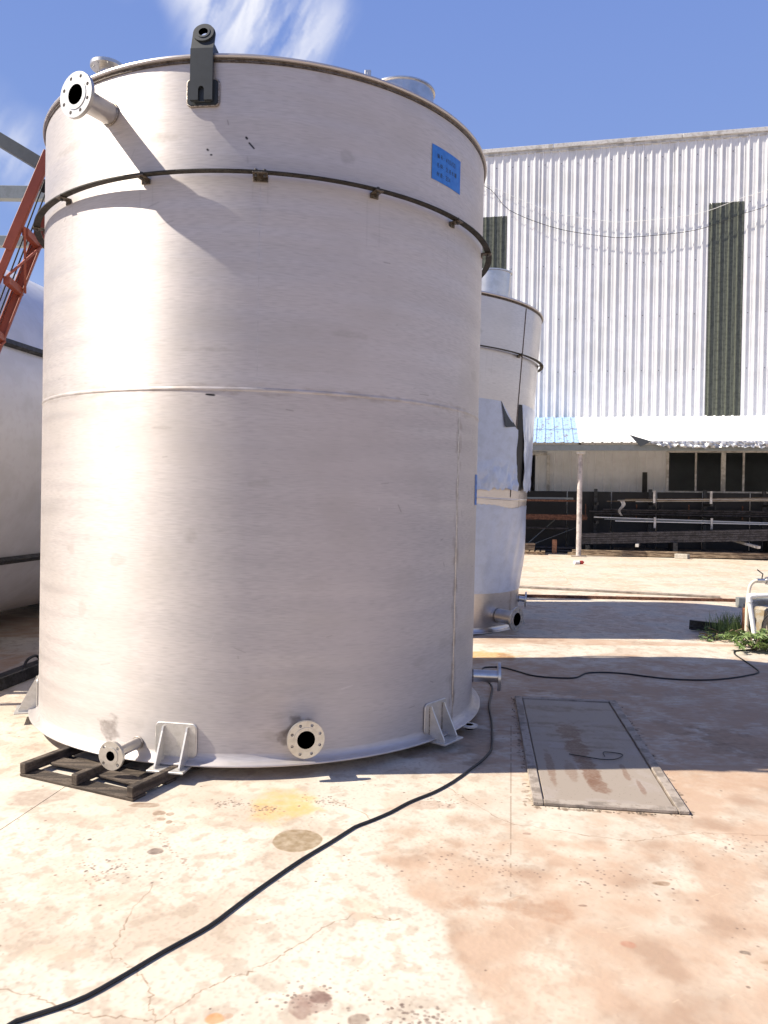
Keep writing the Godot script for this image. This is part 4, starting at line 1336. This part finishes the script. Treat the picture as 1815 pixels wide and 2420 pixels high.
func build_warehouse() -> void:
	var t := building_node("warehouse", "tall white ribbed metal warehouse with dark translucent strips and a lean-to canopy", "building")
	var u0 := 0.60
	rng.seed = 44
	for k in range(-12, 14):
		var u := u0 + 1.04 * k
		var sky: bool = k == -1 or k == 6 or k == 13 or k == -8
		# above the canopy; sheets lap and sit a little uneven
		var o := P(t, "cladding_panel", clad_mesh(1.04, (13.03 - 10.89) if sky else (13.03 - 4.2)), M.clad, Vector3(u, 10.89 if sky else 4.2, rng.randf_range(-0.006, 0.006)), Vector3(rng.randf_range(-0.0012, 0.0012), rng.randf_range(-0.004, 0.004), 0))
		if sky:
			P(t, "translucent_strip", clad_mesh(1.02, 10.93 - 4.2), M.skylight, Vector3(u + 0.01, 4.2, 0.012))
		# below the canopy: wall with a doorway and a band of windows
		if u > 5.7:
			P(t, "lower_panel", clad_mesh(1.04, 1.9, 0.02), M.clad, Vector3(u, 0, 0))
			P(t, "lower_panel", clad_mesh(1.04, 1.05, 0.02), M.clad, Vector3(u, 3.15, 0))
		elif u + 0.5 > 2.0:
			P(t, "lower_panel", clad_mesh(1.04, 4.2, 0.02), M.clad, Vector3(u, 0, 0))
		elif u > -1.0:
			P(t, "lower_panel", clad_mesh(1.04, 1.15, 0.02), M.clad, Vector3(u, 3.05, 0))
		else:
			P(t, "lower_panel", clad_mesh(1.04, 4.2, 0.02), M.clad, Vector3(u, 0, 0))
	# door and window frames
	P(t, "door_frame", bx(Vector3(0.10, 3.06, 0.12), 0.006), M.trim, Vector3(2.06, 1.53, 0.02))
	P(t, "door_frame", bx(Vector3(3.0, 0.10, 0.12), 0.006), M.trim, Vector3(0.51, 3.10, 0.02))
	for e in [[5.76, 0.09], [6.61, 0.06], [7.42, 0.14], [8.01, 0.06], [8.9, 0.14], [9.8, 0.06], [10.7, 0.14]]:
		P(t, "window_frame", bx(Vector3(e[1], 1.28, 0.08), 0.005), M.trim, Vector3(e[0], 2.525, 0.0))
	P(t, "window_frame", bx(Vector3(8.4, 0.06, 0.10), 0.005), M.trim, Vector3(9.95, 1.90, 0.0))
	P(t, "window_frame", bx(Vector3(8.4, 0.06, 0.10), 0.005), M.trim, Vector3(9.95, 3.17, 0.0))
	for e in [[5.80, 6.58], [6.64, 7.35], [7.49, 7.98], [8.04, 8.83], [8.97, 9.77], [9.83, 10.63]]:
		P(t, "window_pane", bx(Vector3(e[1] - e[0], 1.22, 0.006), 0.001), M.glass, Vector3((e[0] + e[1]) / 2, 2.53, -0.01))
	# roof edge trim in three lengths, roof, other walls
	for e in [[-12.4, -4.0], [-3.99, 2.05], [2.06, 6.0], [6.01, 15.2]]:
		P(t, "eaves_trim", bx(Vector3(e[1] - e[0], 0.13, 0.12), 0.01), M.trim, Vector3((e[0] + e[1]) / 2, 13.07, 0.04))
	P(t, "roof", bx(Vector3(27.4, 0.12, 22.0), 0.01), M.trim, Vector3(1.4, 13.30, -10.95), Vector3(0.03, 0, 0))
	P(t, "side_wall", bx(Vector3(0.12, 13.0, 21.8), 0.01), M.clad, Vector3(-12.0, 6.5, -11.0))
	P(t, "side_wall", bx(Vector3(0.12, 13.0, 21.8), 0.01), M.clad, Vector3(14.75, 6.5, -11.0))
	P(t, "back_wall", bx(Vector3(26.6, 13.0, 0.12), 0.01), M.clad, Vector3(1.4, 6.5, -21.8))
	var ins := P(t, "inner_lining", bx(Vector3(26.4, 8.6, 0.05), 0.01), M.dark_steel, Vector3(1.4, 8.6, -0.10))
	# screw heads
	var st := begin()
	for y in [10.90, 9.19, 7.49, 5.76, 12.5]:
		for k in range(-22, 28):
			box_into(st, Vector3(0.60 + 0.52 * k + 0.155, y + rng.randf_range(-0.02, 0.02), 0.010), Vector3(0.024, 0.024, 0.018), 0.004)
	P(t, "screw_heads", st.commit(), M.bolt).set_meta("kind", "stuff")
	# canopy: rafters, eaves beam, posts, two rows of ribbed sheets
	for k in range(-3, 4):
		var u := 2.93 + 3.1 * k
		var ra := bar(Vector3(u, 4.10, 0.05), Vector3(u, 3.06, 3.5), 0.06, 0.09)
		P(t, "rafter", ra[0], M.dark_steel).transform = ra[1]
	P(t, "eaves_beam", bx(Vector3(22.0, 0.17, 0.10), 0.008), M.grey_steel, Vector3(2.4, 3.065, 3.50))
	for u in [-3.1, 2.93, 9.0]:
		P(t, "post", lathe([Vector2(0.072, 0.02), Vector2(0.072, 2.90)], 28), M.post, Vector3(u, 0, 3.32))
		P(t, "post_cap", bx(Vector3(0.24, 0.09, 0.2), 0.006), M.trim, Vector3(u, 2.94, 3.36))
		P(t, "post_foot", bx(Vector3(0.42, 0.02, 0.36), 0.004), M.frame, Vector3(u, 0.012, 3.32))
	var slope := atan2(4.25 - 3.17, 3.67)
	for k in range(-9, 10):
		var u := 2.88 + 1.04 * k - 0.0
		var m: Material = M.roof_blue if k < 0 else M.roof_white
		for row in 2:
			var len := 1.92 if row == 0 else 2.02
			var base := Vector3(u, 3.17, 3.67).lerp(Vector3(u, 4.25, 0.0), 0.0 if row == 0 else 0.485)
			var o := P(t, "canopy_sheet", clad_mesh(1.045, len, 0.024), m)
			o.basis = Basis(Vector3.RIGHT, -(PI / 2 - slope)) * Basis(Vector3.BACK, rng.randf_range(-0.003, 0.003))
			o.position = base + Vector3(0, 0.03 + 0.012 * row, 0)
	# torn silver membrane crumpled along the canopy edge
	var fz := FastNoiseLite.new()
	fz.seed = 4
	fz.frequency = 1.0
	var f := func(u: float, v: float) -> Vector3:
		var uu := lerpf(4.7, 12.0, u)
		var ed := minf(1.0, (uu - 4.6) / 0.5)
		var h := lerpf(3.235, 3.07 + 0.09 * fz.get_noise_1d(uu * 2.6) + 0.06 * fz.get_noise_1d(uu * 9.0 + 50), v * ed)
		return Vector3(uu + 0.05 * fz.get_noise_2d(uu * 8.0, v * 3.0), h, 3.68 + v * 0.06 + 0.13 * fz.get_noise_2d(uu * 5.5, v * 2.0) * (0.3 + v) + 0.05 * fz.get_noise_2d(uu * 16.0, v * 5.0 + 9.0))
	P(t, "torn_membrane", sheet(260, 6, f), M.foil)
	var f2 := func(u: float, v: float) -> Vector3:
		return Vector3(4.22, 3.42, 3.60).lerp(Vector3(lerpf(4.50, 4.80, v), lerpf(3.08, 3.22, v), 3.74), u)
	P(t, "membrane_flap", sheet(6, 6, f2), M.film_black)
	# two wires sagging along the wall
	for e in [[0.0, 0.13, M.rubber, 0.009, "black cable sagging across the warehouse wall"], [0.42, 0.10, M.pvc, 0.008, "thin pale wire sagging above the black cable on the wall"]]:
		var pts := []
		for q in [[-6.0, 13.0], [-2.5, 12.6], [-0.17, 11.78], [0.66, 11.08], [2.16, 10.4], [3.62, 10.06], [4.41, 9.97], [6.42, 10.08], [7.77, 10.5], [8.55, 10.72], [10.5, 11.6], [13.0, 12.9]]:
			pts.append(Vector3(q[0], q[1] + (e[0] if q[0] > 0 else 0.15) + 0.1 * (e[0] * 2.0), e[1]))
		var o := building_node("wall_cable", e[4], "cable")
		P(o, "strand", tube(curve(pts, 0.3), e[3], 6), e[2])

# ---------------------------------------------------------------- store under the canopy
func build_rack() -> void:
	rng.seed = 90
	var r := building_node("storage_rack", "dark steel cantilever rack with stakes under the canopy", "rack")
	for u in [-1.6, 0.4, 3.5, 5.10, 6.66, 8.3]:
		P(r, "upright", bx(Vector3(0.10, 1.95, 0.10), 0.004), M.dark_steel, Vector3(u, 0.975, 1.25))
		for y in [0.95, 1.50]:
			P(r, "arm", bx(Vector3(0.07, 0.07, 1.0), 0.004), M.dark_steel, Vector3(u, y, 1.75))
		P(r, "base", bx(Vector3(0.10, 0.09, 1.3), 0.004), M.dark_steel, Vector3(u, 0.046, 1.70))
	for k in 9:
		P(r, "shade_panel", bx(Vector3(1.3, 1.86, 0.02), 0.003), M.shade_panel, Vector3(-2.0 + 1.33 * k, 0.94, 1.02 - 0.012 * (k % 2)))  # dark panels added behind the rack to deepen the canopy shade
	for u in [5.08, 6.63]:
		P(r, "stake", bx(Vector3(0.065, 0.36, 0.035), 0.003), M.trim, Vector3(u, 1.72, 2.28))
		P(r, "stake", bx(Vector3(0.060, 0.32, 0.035), 0.003), M.trim, Vector3(u + 0.03, 0.97, 2.28))
	# bundles: name, label, category, count, from u, to u, height, depth, size, material, spread, lift
	var put := func(called: String, label: String, cat: String, group: String, a: Vector3, b: Vector3, w: float, h: float, m: Material) -> void:
		var o := building_node(called, label, cat, group)
		B(o, "bar", a, b, w, h, m)
	for k in 6:
		var y := 1.575 + 0.032 * (k % 3)
		put.call("steel_strip", ["innermost", "second", "third", "fourth", "fifth", "outermost"][k] + " of the pale bent strips on the upper rack arms, counted from the wall", "strip", "pale strips on the upper rack", Vector3(3.80 + 0.25 * k + 0.05 * (k % 2), y, 1.70 + 0.09 * k), Vector3(9.4 + 0.1 * k, y + 0.16 - 0.02 * k, 1.68 + 0.09 * k), 0.05, 0.018, M.wood_pale if k % 2 == 0 else M.trim)
	for k in 5:
		put.call("rusty_tube", ["innermost rusty", "second, grey", "middle rusty", "fourth, grey", "outermost rusty"][k] + " square tube on the upper rack behind the second tank", "tube", "rusty tubes on the upper rack", Vector3(-2.6 + 0.2 * k, 1.575 + 0.065 * (k % 2), 1.75 + 0.11 * k), Vector3(2.88 - 0.07 * k, 1.575 + 0.065 * (k % 2), 1.75 + 0.11 * k), 0.06, 0.06, M.rust_steel if k % 2 == 0 else M.grey_steel)
	for k in 6:
		put.call("red_tube", ["lowest", "middle", "topmost"][k % 3] + " red brown tube on the lower rack arms, " + ("inner row" if k < 3 else "outer row"), "tube", "red tubes on the lower rack", Vector3(-2.4 + 0.15 * k, 1.02 + 0.055 * (k % 3), 1.80 + 0.2 * floorf(k / 3.0)), Vector3(3.22 - 0.1 * (k % 2), 1.02 + 0.055 * (k % 3), 1.80 + 0.2 * floorf(k / 3.0)), 0.07, 0.05, M.rust_steel)
	for k in 3:
		put.call("white_pipe", ["longest thin white pipe lying across the lower rack arms", "thin grey pipe between two white ones on the lower rack", "shortest thin white pipe on the lower rack arms"][k], "pipe", "white pipes on the lower rack", Vector3(3.4 + 0.3 * k, 1.10 - 0.05 * k, 2.15 + 0.06 * k), Vector3(9.2, 1.0 - 0.015 * k, 2.15 + 0.05 * k), 0.026, 0.026, M.pvc if k != 1 else M.grey_steel)
	# supports and a big bundle of dark hollow sections, five layers
	for e in [[3.2, 0.30], [5.6, 0.43], [8.2, 0.56]]:
		var o := building_node("bearer_block", ["low dark bearer under the near end of the steel bundle", "middle dark bearer under the steel bundle", "tallest dark bearer under the far end of the steel bundle"][int((e[0] - 3.0) / 2.3)], "block", "bearers under the steel bundle")
		P(o, "block", bx(Vector3(0.12, e[1], 1.0), 0.005), M.dark_steel, Vector3(e[0], e[1] / 2, 2.35))
	for j in 5:
		for k in 2:
			var y := 0.335 + j * 0.066
			put.call("hollow_section", "dark grey hollow section, " + ["lowest", "second", "middle", "fourth", "top"][j] + " layer of the big bundle, " + ["front", "rear"][k] + " row", "steel section", "hollow sections in the big bundle", Vector3(2.86 + 0.04 * ((j * 7 + k * 3) % 5), y, 2.62 - k * 0.14), Vector3(9.3, y + 0.28, 2.60 - k * 0.14), 0.13, 0.060, M.section)
	for k in 4:
		put.call("timber_beam", ["pale timber beam lowest in front under the canopy", "rusty beam on the ground behind the pale timber beam", "pale timber beam on top of the low front beam", "rusty beam on top at the back of the low beams"][k], "beam", "beams on the ground under the canopy", Vector3(2.65 + 0.06 * k, 0.045 + 0.08 * floorf(k / 2.0), 2.85 - 0.16 * (k % 2)), Vector3(9.4, 0.045 + 0.08 * floorf(k / 2.0) + 0.04, 2.75 - 0.16 * (k % 2)), 0.13, 0.075, M.wood_pale if k % 2 == 0 else M.rust_steel)
	# round dark pipes stacked low in front of the shade panels, and odd lengths on the rack
	var low := 0
	for e in [[0.9, 3.1, 0.05, 1.95, 0.05], [0.7, 3.3, 0.05, 1.85, 0.05], [1.0, 3.0, 0.14, 1.90, 0.05], [-0.5, 2.7, 0.72, 1.62, 0.035], [3.3, 9.0, 1.26, 1.55, 0.03], [3.7, 8.8, 1.32, 1.60, 0.03], [3.5, 9.2, 1.19, 1.50, 0.035], [4.0, 9.2, 0.16, 2.05, 0.05], [4.3, 9.2, 0.07, 1.95, 0.05]]:
		var names := ["front one of two pipes on the ground left of the canopy post", "rear one of two pipes on the ground left of the canopy post", "dark pipe resting on two others left of the canopy post", "thin dark pipe hung below the red tubes", "middle dark pipe high between the rack levels", "topmost dark pipe high between the rack levels", "lowest dark pipe high between the rack levels", "dark pipe behind the brown beams, upper", "dark pipe behind the brown beams, on the ground"]
		var o := building_node("dark_pipe", names[low], "pipe", "dark pipes in the store")
		P(o, "pipe_wall", tube([Vector3(e[0], e[2], e[3]), Vector3(e[1], e[2], e[3] + 0.05)], e[4], 12), M.section)
		low += 1
	for k in 7:
		var u := 3.2 + 0.75 * k
		P(r, "divider", bx(Vector3(0.035, 0.42, 0.05), 0.003), M.rust_steel if k % 2 == 0 else M.dark_steel, Vector3(u, 1.28, 1.32))
	# odd pieces
	var e1 := building_node("channel_offcut", "short bright channel offcut sticking out of the steel bundle", "steel offcut")
	B(e1, "bar", Vector3(4.66, 0.33, 2.3), Vector3(4.55, 0.33, 2.95), 0.09, 0.09, M.trim)
	var e2 := building_node("steel_offcut", "pale steel bar end poking out over the low beams", "steel offcut")
	B(e2, "bar", Vector3(7.3, 0.50, 2.1), Vector3(7.75, 0.36, 3.0), 0.10, 0.07, M.trim)
	var e3 := building_node("concrete_block", "small pale block on the ground in front of the low beams", "block")
	P(e3, "block", bx(Vector3(0.36, 0.13, 0.2), 0.01), M.concrete, Vector3(5.75, 0.066, 3.05), Vector3(0, -0.5, 0))
	var e4 := building_node("duct", "black upright duct in front of the lower wall", "duct")
	P(e4, "duct_pipe", lathe([Vector2(0.095, 0.0), Vector2(0.075, 2.5), Vector2(0.0, 2.5)], 20), M.black, Vector3(5.03, 0, 0.45))
	var e5 := building_node("red_block", "upright red brown box by the ground under the rack", "box")
	P(e5, "block", bx(Vector3(0.14, 0.42, 0.12), 0.01), M.orange, Vector3(2.27, 0.21, 2.4))
	var e6 := building_node("pallet", "pale wooden pallet with a crate behind the second tank", "pallet")
	for k in 3:
		P(e6, "stringer", bx(Vector3(0.9, 0.08, 0.07), 0.004), M.wood_pale, Vector3(1.55, 0.042, 2.3 + 0.4 * k))
	for k in 6:
		P(e6, "board", bx(Vector3(0.11, 0.02, 0.95), 0.003), M.wood_pale, Vector3(1.17 + 0.155 * k, 0.093, 2.7))
	var e7 := building_node("wooden_crate", "low brown crate standing on the pale pallet", "crate")
	for k in 3:
		P(e7, "board", bx(Vector3(0.55, 0.065, 0.4), 0.004), M.wood_pale, Vector3(1.42, 0.138 + 0.07 * k, 2.65), Vector3(0, 0.05 * k, 0))
	var rag := building_node("plastic_rag", "torn grey plastic rag hanging from the upper rack", "rag")
	var fr := func(u: float, v: float) -> Vector3:
		return Vector3(4.12 + 0.13 * u * (1.0 - 0.6 * v) + 0.05 * sin(v * 7.0), 1.58 - 0.42 * v, 2.30 + 0.03 * sin(u * 9.0 + v * 12.0))
	P(rag, "cloth", sheet(8, 14, fr), M.trim)
	for e in [[Vector3(1.3, 0.1, 2.2), Vector3(2.3, 1.0, 1.4), 0], [Vector3(1.5, 0.2, 2.4), Vector3(2.9, 0.75, 1.6), 1]]:
		var o := building_node("leaning_strip", ["thin steel strip leaning low against the rack", "short steel strip propped beside the red box"][e[2]], "strip")
		B(o, "bar", e[0], e[1], 0.05, 0.01, M.grey_steel)

# ---------------------------------------------------------------- pump corner
func leaf_mesh(lobes: int, deep: float) -> ArrayMesh:
	# a palmate leaf, stalk at the origin, tip towards +z, slightly cupped
	var st := begin()
	var pts := []
	for k in lobes * 2 + 1:
		var a := lerpf(-2.4, 2.4, k / float(lobes * 2))
		var tip: bool = k % 2 == 1
		var r := (1.0 - 0.18 * absf(a) / 2.4) if tip else deep
		pts.append(Vector3(sin(a) * r * 0.5, -0.10 * r * r + (0.03 if tip else 0.09), 0.5 * cos(a) * r + 0.3))
	var c := Vector3(0, 0.02, 0.3)
	for k in pts.size() - 1:
		face(st, [c, pts[k], pts[k + 1]], Vector3.UP)
	face(st, [Vector3(-0.012, 0, -0.25), Vector3(0.012, 0, -0.25), Vector3(0.012, 0.02, 0.3), Vector3(-0.012, 0.02, 0.3)], Vector3.UP)
	return st.commit()

func plant(label: String, at: Vector3, n: int, spread: float, height: float, size: float, m: Material, seed_: int, flat := 0.5) -> void:
	var t := thing("leafy_plant", label, "plant", at, 0.0, "plants round the pump")
	rng.seed = seed_
	var lm := leaf_mesh(5, 0.42)
	var lm2 := leaf_mesh(7, 0.5)
	for k in 7:
		var a := rng.randf() * TAU
		var tip := Vector3(cos(a) * spread * rng.randf_range(0.4, 1.0), height * rng.randf_range(0.5, 1.0), sin(a) * spread * 0.7 * rng.randf_range(0.4, 1.0))
		P(t, "stem", tube(curve([Vector3(cos(a) * 0.02, 0, sin(a) * 0.02), tip * Vector3(0.4, 0.6, 0.4), tip], 0.08), 0.006, 5), M.stem)
	for k in n:
		var a := rng.randf() * TAU
		var q := sqrt(rng.randf())
		var h := height * rng.randf_range(0.35, 1.0) * (1.0 - 0.35 * q)
		var o := P(t, "leaf", lm if k % 2 == 0 else lm2, m, Vector3(cos(a) * q * spread, h, sin(a) * q * spread * 0.75))
		var s := size * rng.randf_range(0.6, 1.25)
		o.basis = Basis(Vector3.UP, rng.randf() * TAU) * Basis(Vector3.RIGHT, rng.randf_range(-0.2, 0.9) * flat) * Basis(Vector3.BACK, rng.randf_range(-0.5, 0.5)) * Basis.from_scale(Vector3.ONE * s)

func build_pump_corner() -> void:
	# concrete well ring
	var well := thing("well_ring", "speckled round concrete well ring at the yard edge", "well", Vector3(4.87, 0, -9.0))
	P(well, "ring", lathe([Vector2(0.53, 0.0), Vector2(0.56, 0.04), Vector2(0.555, 0.36), Vector2(0.53, 0.385), Vector2(0.45, 0.385), Vector2(0.44, 0.0)], 56), M.terrazzo)
	P(well, "lid", lathe([Vector2(0.46, 0.30), Vector2(0.46, 0.33), Vector2(0.0, 0.33)], 40), M.concrete)
	# pump on the ring
	var pump := thing("water_pump", "grey metal water pump with valve above the well ring", "pump", Vector3(4.62, 0.33, -8.75))
	P(pump, "body", lathe([Vector2(0.0, 0.0), Vector2(0.10, 0.0), Vector2(0.10, 0.02), Vector2(0.075, 0.03), Vector2(0.075, 0.10), Vector2(0.085, 0.12), Vector2(0.085, 0.33), Vector2(0.10, 0.34), Vector2(0.10, 0.38), Vector2(0.06, 0.43), Vector2(0.0, 0.44)], 28), M.grey_steel)
	for k in 10:
		var a := TAU * k / 10.0
		P(pump, "cooling_fin", bx(Vector3(0.006, 0.19, 0.02), 0.001), M.grey_steel, Vector3(cos(a) * 0.092, 0.225, sin(a) * 0.092), Vector3(0, PI / 2 - a, 0))
	P(pump, "valve", tube([Vector3(-0.36, 0.375, 0.05), Vector3(-0.27, 0.375, 0.05), Vector3(-0.08, 0.37, 0.02)], 0.026, 12), M.flange)
	P(pump, "valve_collar", lathe([Vector2(0.0, -0.012), Vector2(0.045, -0.012), Vector2(0.045, 0.012), Vector2(0.0, 0.012)], 20), M.flange, Vector3(-0.24, 0.375, 0.045), Vector3(0, 0, PI / 2))
	P(pump, "valve_handle", tube([Vector3(-0.30, 0.40, 0.05), Vector3(-0.29, 0.45, 0.05), Vector3(-0.36, 0.50, 0.06)], 0.007, 6), M.dark_steel)
	# white plastic pipe: riser, elbow, run to the right
	var pv := thing("plastic_pipe", "white plastic pipe with an elbow rising beside the well ring", "pipe", Vector3(4.19, 0, -8.66))
	P(pv, "riser", tube([Vector3(0.03, 0, 0.05), Vector3(-0.022, 0.50, -0.02)], 0.026, 14), M.pvc)
	P(pv, "elbow", tube(curve([Vector3(-0.018, 0.46, -0.015), Vector3(-0.022, 0.505, -0.02), Vector3(-0.008, 0.527, -0.02), Vector3(0.05, 0.532, -0.02)], 0.012), 0.034, 14), M.pvc)
	P(pv, "run", tube([Vector3(0.0, 0.53, -0.02), Vector3(0.75, 0.575, -0.02)], 0.026, 14), M.pvc)
	# beige hose bending from the elbow to the valve
	var hs := P(self, "beige_hose", tube(curve([Vector3(4.165, 0.0, -8.72), Vector3(4.168, 0.4, -8.72), Vector3(4.176, 0.56, -8.71), Vector3(4.195, 0.65, -8.71), Vector3(4.235, 0.695, -8.705), Vector3(4.29, 0.707, -8.70)], 0.03), 0.020, 12), M.hose)
	tag(hs, "beige hose bending from the white pipe up to the pump valve", "hose")
	var op := P(self, "orange_pipe", tube([Vector3(4.215, 0.0, -8.90), Vector3(4.20, 0.37, -8.85)], 0.022, 12), M.orange)
	tag(op, "orange brown pipe standing behind the white plastic pipe", "pipe")
	var bh := P(self, "black_lead", tube(curve([Vector3(4.60, 0.50, -8.64), Vector3(4.42, 0.50, -8.45), Vector3(4.28, 0.38, -8.42), Vector3(4.22, 0.28, -8.45), Vector3(4.22, 0.0, -8.5)], 0.04), 0.007, 8), M.rubber)
	tag(bh, "thin black lead looping down from the water pump", "cable")
	var ch := thing("steel_channel", "dark steel channel lying half hidden in the dark plants", "steel section", Vector3(3.80, 0, -9.44), 0.0)
	B(ch, "web", Vector3(0, 0.075, 0), Vector3(0.62, 0.045, 0.24), 0.01, 0.12, M.dark_steel)
	B(ch, "flange", Vector3(0, 0.13, 0.03), Vector3(0.62, 0.10, 0.27), 0.06, 0.01, M.dark_steel)
	B(ch, "flange", Vector3(0, 0.02, 0.03), Vector3(0.62, -0.01 + 0.02, 0.27), 0.06, 0.01, M.dark_steel)
	plant("sunlit bright green plant with lobed leaves below the white pipe", Vector3(4.00, 0, -8.20), 64, 0.34, 0.26, 0.17, M.leaf, 301)
	plant("bright green leafy plant at the picture edge before the well ring", Vector3(4.32, 0, -8.15), 50, 0.26, 0.32, 0.19, M.leaf, 302)
	plant("dark shaded low shrub between the steel channel and orange pipe", Vector3(4.02, 0, -8.93), 70, 0.30, 0.17, 0.085, M.leaf_dark, 303)
	plant("dark green creeping plant beside the end of the steel channel", Vector3(3.86, 0, -8.80), 46, 0.22, 0.10, 0.08, M.leaf_dark, 304)
	# thin grass tufts
	rng.seed = 8
	var st := begin()
	for k in 260:
		var p := Vector3(4.12 + rng.randfn(0, 0.10), 0, -9.0 + rng.randfn(0, 0.09))
		var tip := p + Vector3(rng.randfn(0, 0.07), rng.randf_range(0.12, 0.34), rng.randfn(0, 0.05))
		var side := Vector3(0.003, 0, 0.001)
		var mid := p.lerp(tip, 0.55) + Vector3(0, 0.03, 0)
		face(st, [p - side, p + side, mid + side * 0.8, mid - side * 0.8], Vector3(0, 0.2, 1))
		face(st, [mid - side * 0.8, mid + side * 0.8, tip], Vector3(0, 0.2, 1))
	var gr := P(self, "grass", st.commit(), M.leaf_dark)
	gr.set_meta("kind", "stuff")
	tag(gr, "tuft of thin wild grass behind the dark shrub", "grass")

# ---------------------------------------------------------------- cables and bits on the yard
func build_yard_bits() -> void:
	var pts := []
	for e in [[-1.2, -2.05], [-1.107, -2.238], [-1.091, -2.265], [-0.945, -2.362], [-0.859, -2.466], [-0.753, -2.619], [-0.632, -2.777], [-0.505, -3.023], [-0.353, -3.295], [-0.226, -3.486], [-0.116, -3.660], [-0.066, -3.705], [0.047, -3.823], [0.151, -3.960], [0.286, -4.096], [0.386, -4.227], [0.498, -4.407], [0.618, -4.618], [0.690, -4.783], [0.743, -5.083], [0.791, -5.462], [0.827, -5.842], [0.930, -6.408], [0.921, -6.629], [0.899, -6.865], [0.971, -7.177], [1.132, -7.186], [1.250, -7.035], [1.355, -6.874], [1.512, -6.802], [1.711, -6.797], [1.898, -7.004], [2.078, -7.031], [2.241, -6.990], [2.523, -6.826], [2.841, -6.780], [3.126, -6.859], [3.382, -7.004], [3.539, -7.149], [3.610, -7.481], [3.690, -7.972], [3.80, -8.15], [3.98, -8.22], [4.1, -8.3]]:
		pts.append(Vector3(e[0], 0.0075, e[1]))
	var c := P(self, "power_cable", tube(curve(pts, 0.05), 0.0072, 10), M.rubber)
	tag(c, "long black cable snaking across the yard past the pit cover", "cable")
	# two long bars and a box section across the far yard
	var b1 := B(self, "steel_flat", Vector3(2.35, 0.02, -13.80), Vector3(5.6, 0.02, -12.66), 0.09, 0.036, M.frame)
	tag(b1, "long pale flat bar lying on the far yard", "steel bar")
	var b2 := B(self, "steel_rail", Vector3(-2.0, 0.025, -12.72), Vector3(8.5, 0.025, -12.02), 0.05, 0.046, M.rust_steel)
	tag(b2, "very long dark rail lying across the yard before the flat bar", "rail")
	var b3 := B(self, "box_section", Vector3(5.40, 0.075, -11.62), Vector3(9.0, 0.075, -11.30), 0.14, 0.145, M.grey_steel)
	tag(b3, "grey box section lying on the yard behind the pump", "steel section")
	var can := thing("crushed_can", "crushed red and white can on the sunny yard", "can", Vector3(4.80, 0.045, -18.98), 0.35)
	P(can, "body", lathe([Vector2(0.0, -0.10), Vector2(0.040, -0.10), Vector2(0.046, -0.08), Vector2(0.043, -0.01), Vector2(0.0, -0.01)], 16), M.can, Vector3(0.09, 0, 0), Vector3(0, 0, PI / 2))
	P(can, "label_band", lathe([Vector2(0.0, -0.06), Vector2(0.045, -0.06), Vector2(0.042, 0.02), Vector2(0.045, 0.08), Vector2(0.0, 0.08)], 16), M.pvc, Vector3(0.02, 0, 0), Vector3(0, 0, PI / 2))
	P(can, "neck", lathe([Vector2(0.0, -0.02), Vector2(0.042, -0.02), Vector2(0.02, 0.05), Vector2(0.018, 0.10), Vector2(0.0, 0.10)], 16), M.can, Vector3(0.12, 0, 0), Vector3(0, 0, -PI / 2))
	# dark steel tube on the ground by the horizontal tank
	var d := thing("steel_tube", "dark square steel tube lying in the shade left of the tank", "steel section", Vector3(-3.06, 0, -6.05))
	B(d, "tube", Vector3(-0.12, 0.055, 0.55), Vector3(0.13, 0.055, -1.6), 0.11, 0.105, M.dark_steel)
	P(d, "lifting_loop", tube(curve([Vector3(0.0, 0.10, -0.45), Vector3(0.01, 0.16, -0.5), Vector3(0.03, 0.17, -0.62), Vector3(0.04, 0.10, -0.70)], 0.02), 0.012, 8), M.dark_steel)
